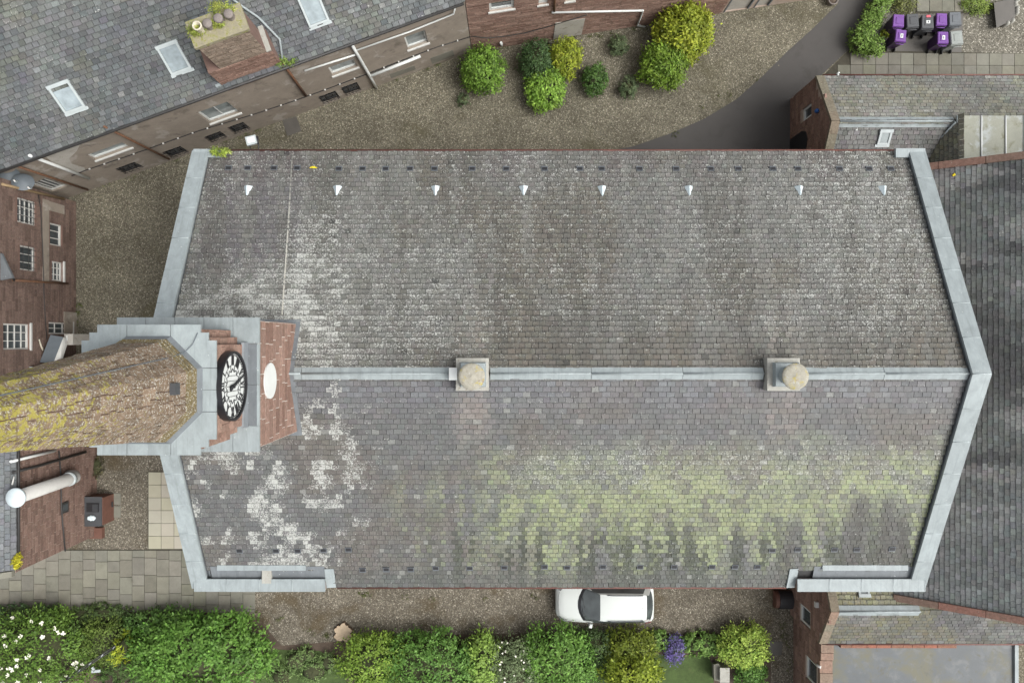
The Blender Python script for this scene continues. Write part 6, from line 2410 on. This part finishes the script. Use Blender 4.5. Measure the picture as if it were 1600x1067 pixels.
# ------------------------------------------------------------------ white car
def build_car():
    L_, HW = 4.62, .90
    x_nose = 2.08
    yc = -12.36
    t = thing('parked_car', 'white estate car parked beside the church wall', 'car', (x_nose + L_ / 2, yc, 0), local=True)
    x0 = -L_ / 2
    # stations: x from the nose, half width, belt height, top height profile
    st = [(0.0, .52, .56, .60), (.05, .66, .62, .69), (.18, .78, .68, .79), (.42, .865, .74, .87), (.8, .895, .80, .94), (1.12, .90, .86, 1.00), (1.6, .905, .92, 1.03), (2.4, .905, .95, 1.04), (3.3, .90, .97, 1.05), (3.9, .885, .99, 1.06), (4.25, .86, 1.0, 1.06), (4.47, .80, .98, 1.04), (4.58, .72, .90, .98), (4.62, .60, .80, .88)]
    ny = 13
    vs, fs = [], []
    for (x, w_, belt, top) in st:
        row = [(-w_ * .93, .20), (-w_, .40), (-w_ * 1.0, belt * .85), (-w_ * .965, belt)]
        for k in np.linspace(-.90, .90, 7):
            row.append((w_ * k, belt + (top - belt) * (1 - (abs(k) / .95) ** 3)))
        row += [(w_ * .965, belt), (w_ * 1.0, belt * .85), (w_, .40), (w_ * .93, .20)]
        n = len(row)
        vs += [(x0 + x, y, z) for y, z in row]
    for i in range(len(st) - 1):
        for j in range(n - 1):
            fs.append((i * n + j, (i + 1) * n + j, (i + 1) * n + j + 1, i * n + j + 1))
    fs.append(tuple(range(n)))
    fs.append(tuple((len(st) - 1) * n + j for j in range(n - 1, -1, -1)))
    body = MB().add(vs, fs, (1, 1, 1, 1), True).build('body', M['carpaint'], t)
    for p_ in body.data.polygons[-2:]:
        p_.use_smooth = False
    # roof: lofted shell over the greenhouse
    rs = [(2.02, .60, 1.44), (2.2, .615, 1.475), (2.7, .625, 1.505), (3.3, .62, 1.50), (3.8, .60, 1.48), (4.05, .58, 1.455), (4.18, .56, 1.425)]
    vs, fs = [], []
    ks = np.linspace(-1, 1, 9)
    for (x, w_, z) in rs:
        vs += [(x0 + x, w_ * k, z - .055 * abs(k) ** 3.2) for k in ks]
    for i in range(len(rs) - 1):
        for j in range(8):
            fs.append((i * 9 + j, (i + 1) * 9 + j, (i + 1) * 9 + j + 1, i * 9 + j + 1))
    MB().add(vs, fs, (1, 1, 1, 1), True).build('roof', M['carpaint'], t)

    def strip(name, A_, B_, mat, parent=t, n=8, lift=0.0):
        """surface between two polylines"""
        m_ = len(A_)
        v_ = [tuple(p) for p in A_] + [tuple(p) for p in B_]
        f_ = [(i, i + 1, m_ + i + 1, m_ + i) for i in range(m_ - 1)]
        return MB().add(v_, f_, (1, 1, 1, 1), True).build(name, M[mat], parent)
    kk = np.linspace(-1, 1, 9)
    # windscreen: bowed at its foot
    foot = [(x0 + 1.02 + .26 * abs(k) ** 2.2, .765 * k, 1.0 - .07 * abs(k) ** 2) for k in kk]
    head = [(x0 + 2.03 - .0 * abs(k), .60 * k, 1.435 - .055 * abs(k) ** 3.2) for k in kk]
    strip('scuttle', foot, [(p[0] + .13, p[1] * .985, p[2] + .06) for p in foot], 'black')
    strip('windscreen', [(p[0] + .13, p[1] * .985, p[2] + .06) for p in foot], head, 'carglass')
    # rear window
    tail = [(x0 + 4.54 - .12 * abs(k) ** 2.4, .72 * k, 1.04 - .02 * abs(k)) for k in kk]
    rh_ = [(x0 + 4.20 - .05 * abs(k) ** 2.4, .55 * k, 1.395 - .05 * abs(k) ** 3) for k in kk]
    strip('rear_window', tail, rh_, 'carglass')
    # sides: pillars and glass
    for sg in (-1, 1):
        base = [(x0 + 1.28, sg * .80, .94), (x0 + 1.75, sg * .845, .985), (x0 + 2.6, sg * .855, 1.005), (x0 + 3.4, sg * .85, 1.02), (x0 + 4.0, sg * .825, 1.04), (x0 + 4.44, sg * .74, 1.04)]
        top = [(x0 + 2.03, sg * .60, 1.38), (x0 + 2.25, sg * .615, 1.42), (x0 + 2.7, sg * .625, 1.45), (x0 + 3.4, sg * .618, 1.445), (x0 + 3.95, sg * .598, 1.415), (x0 + 4.30, sg * .55, 1.345)]
        strip('cabin_side', base, top, 'carpaint')
        gb_, gt = [], []
        for b_, t_ in zip(base, top):
            b_, t_ = np.array(b_), np.array(t_)
            o_ = np.array((0, sg * .012, .012))
            gb_.append(b_ * .93 + t_ * .07 + o_)
            gt.append(b_ * .14 + t_ * .86 + o_)
        g0 = gb_[0] * .55 + gt[0] * .45 + np.array((-.10, 0, -.06))
        strip('side_window', [g0] + gb_[1:5] + [gb_[4] * .6 + gb_[5] * .4], [gt[0]] + gt[1:5] + [gt[4] * .8 + gt[5] * .2], 'carglass')
        # roof rail, mirror, lamps, wheels, handles
        MB().tube([(x0 + 2.35, sg * .60, 1.47), (x0 + 2.6, sg * .60, 1.52), (x0 + 3.8, sg * .585, 1.50), (x0 + 4.0, sg * .575, 1.45)], .022, 6).build('roof_rail', M['bingrey'], t)
        mm = MB().box((x0 + 1.62, sg * 1.0, 1.0), (.085, .10, .07), (nrm((1, sg * .25, 0)), nrm((-sg * .25, 1, 0)), np.array((0, 0, 1.))), taper=.75).build('mirror', M['carpaint'], t)
        MB().box((x0 + 1.56, sg * .905, .97), (.06, .05, .03)).build('mirror_arm', M['black'], mm)
        hl = [(x0 + .10, sg * .60, .695), (x0 + .17, sg * .74, .71), (x0 + .40, sg * .855, .775), (x0 + .62, sg * .88, .815)]
        h2 = [(x0 + .22, sg * .60, .80), (x0 + .30, sg * .70, .80), (x0 + .46, sg * .79, .835), (x0 + .62, sg * .84, .85)]
        strip('headlight', [(a_, b_, c_ + .05) for a_, b_, c_ in hl], [(a_, b_, c_ + .055) for a_, b_, c_ in h2], 'chrome')
        tl = [(x0 + 4.20, sg * .872, .90), (x0 + 4.46, sg * .81, .90)]
        strip('tail_light', tl, [(a_ - .02, b_ * .985, c_ + .16) for a_, b_, c_ in tl], 'redlabel')
        for xw in (.86, 3.62):
            w_ = MB().tube([(x0 + xw, sg * .72, .31), (x0 + xw, sg * .915, .31)], .31, 20).build('wheel', M['tyre'], t)
            MB().tube([(x0 + xw, sg * .90, .31), (x0 + xw, sg * .925, .31)], .20, 16).build('rim', M['chrome'], w_)
        for xd in (2.35, 3.3):
            MB().box((x0 + xd, sg * .912, .82), (.09, .012, .018)).build('door_handle', M['carpaint'], t)
    # shut lines of the bonnet and tailgate
    for sg in (-1, 1):
        MB().tube([(x0 + .30, sg * .70, .845), (x0 + .6, sg * .755, .905), (x0 + .95, sg * .775, .955), (x0 + 1.2, sg * .775, .985)], .008, 5).build('bonnet_gap', M['black'], t)
    MB().tube([(x0 + .16, -.55, .79), (x0 + .11, -.3, .775), (x0 + .10, 0, .77), (x0 + .11, .3, .775), (x0 + .16, .55, .79)], .009, 5).build('bonnet_gap', M['black'], t)
    # grille, wipers, aerial
    strip('grille', [(x0 - .005 + .06 * (k * .6) ** 2, .42 * k, .52) for k in kk], [(x0 + .035 + .06 * (k * .6) ** 2, .45 * k, .655) for k in kk], 'black')
    for a_, b_ in ((-.1, .45), (-.62, -.1)):
        MB().tube([(x0 + 1.20, b_, 1.075), (x0 + 1.27 + .06, a_, 1.13)], .012, 5).build('wiper', M['black'], t)
    MB().tube([(x0 + 3.95, 0, 1.49), (x0 + 4.1, 0, 1.56)], .008, 5).build('aerial', M['black'], t)
    strip('number_plate', [(x0 - .012, -.25, .40), (x0 - .012, .25, .40)], [(x0 - .008, -.25, .50), (x0 - .008, .25, .50)], 'white')


build_car()

for o in scene.objects:
    for k in ('_o', '_local'):
        if k in o:
            del o[k]
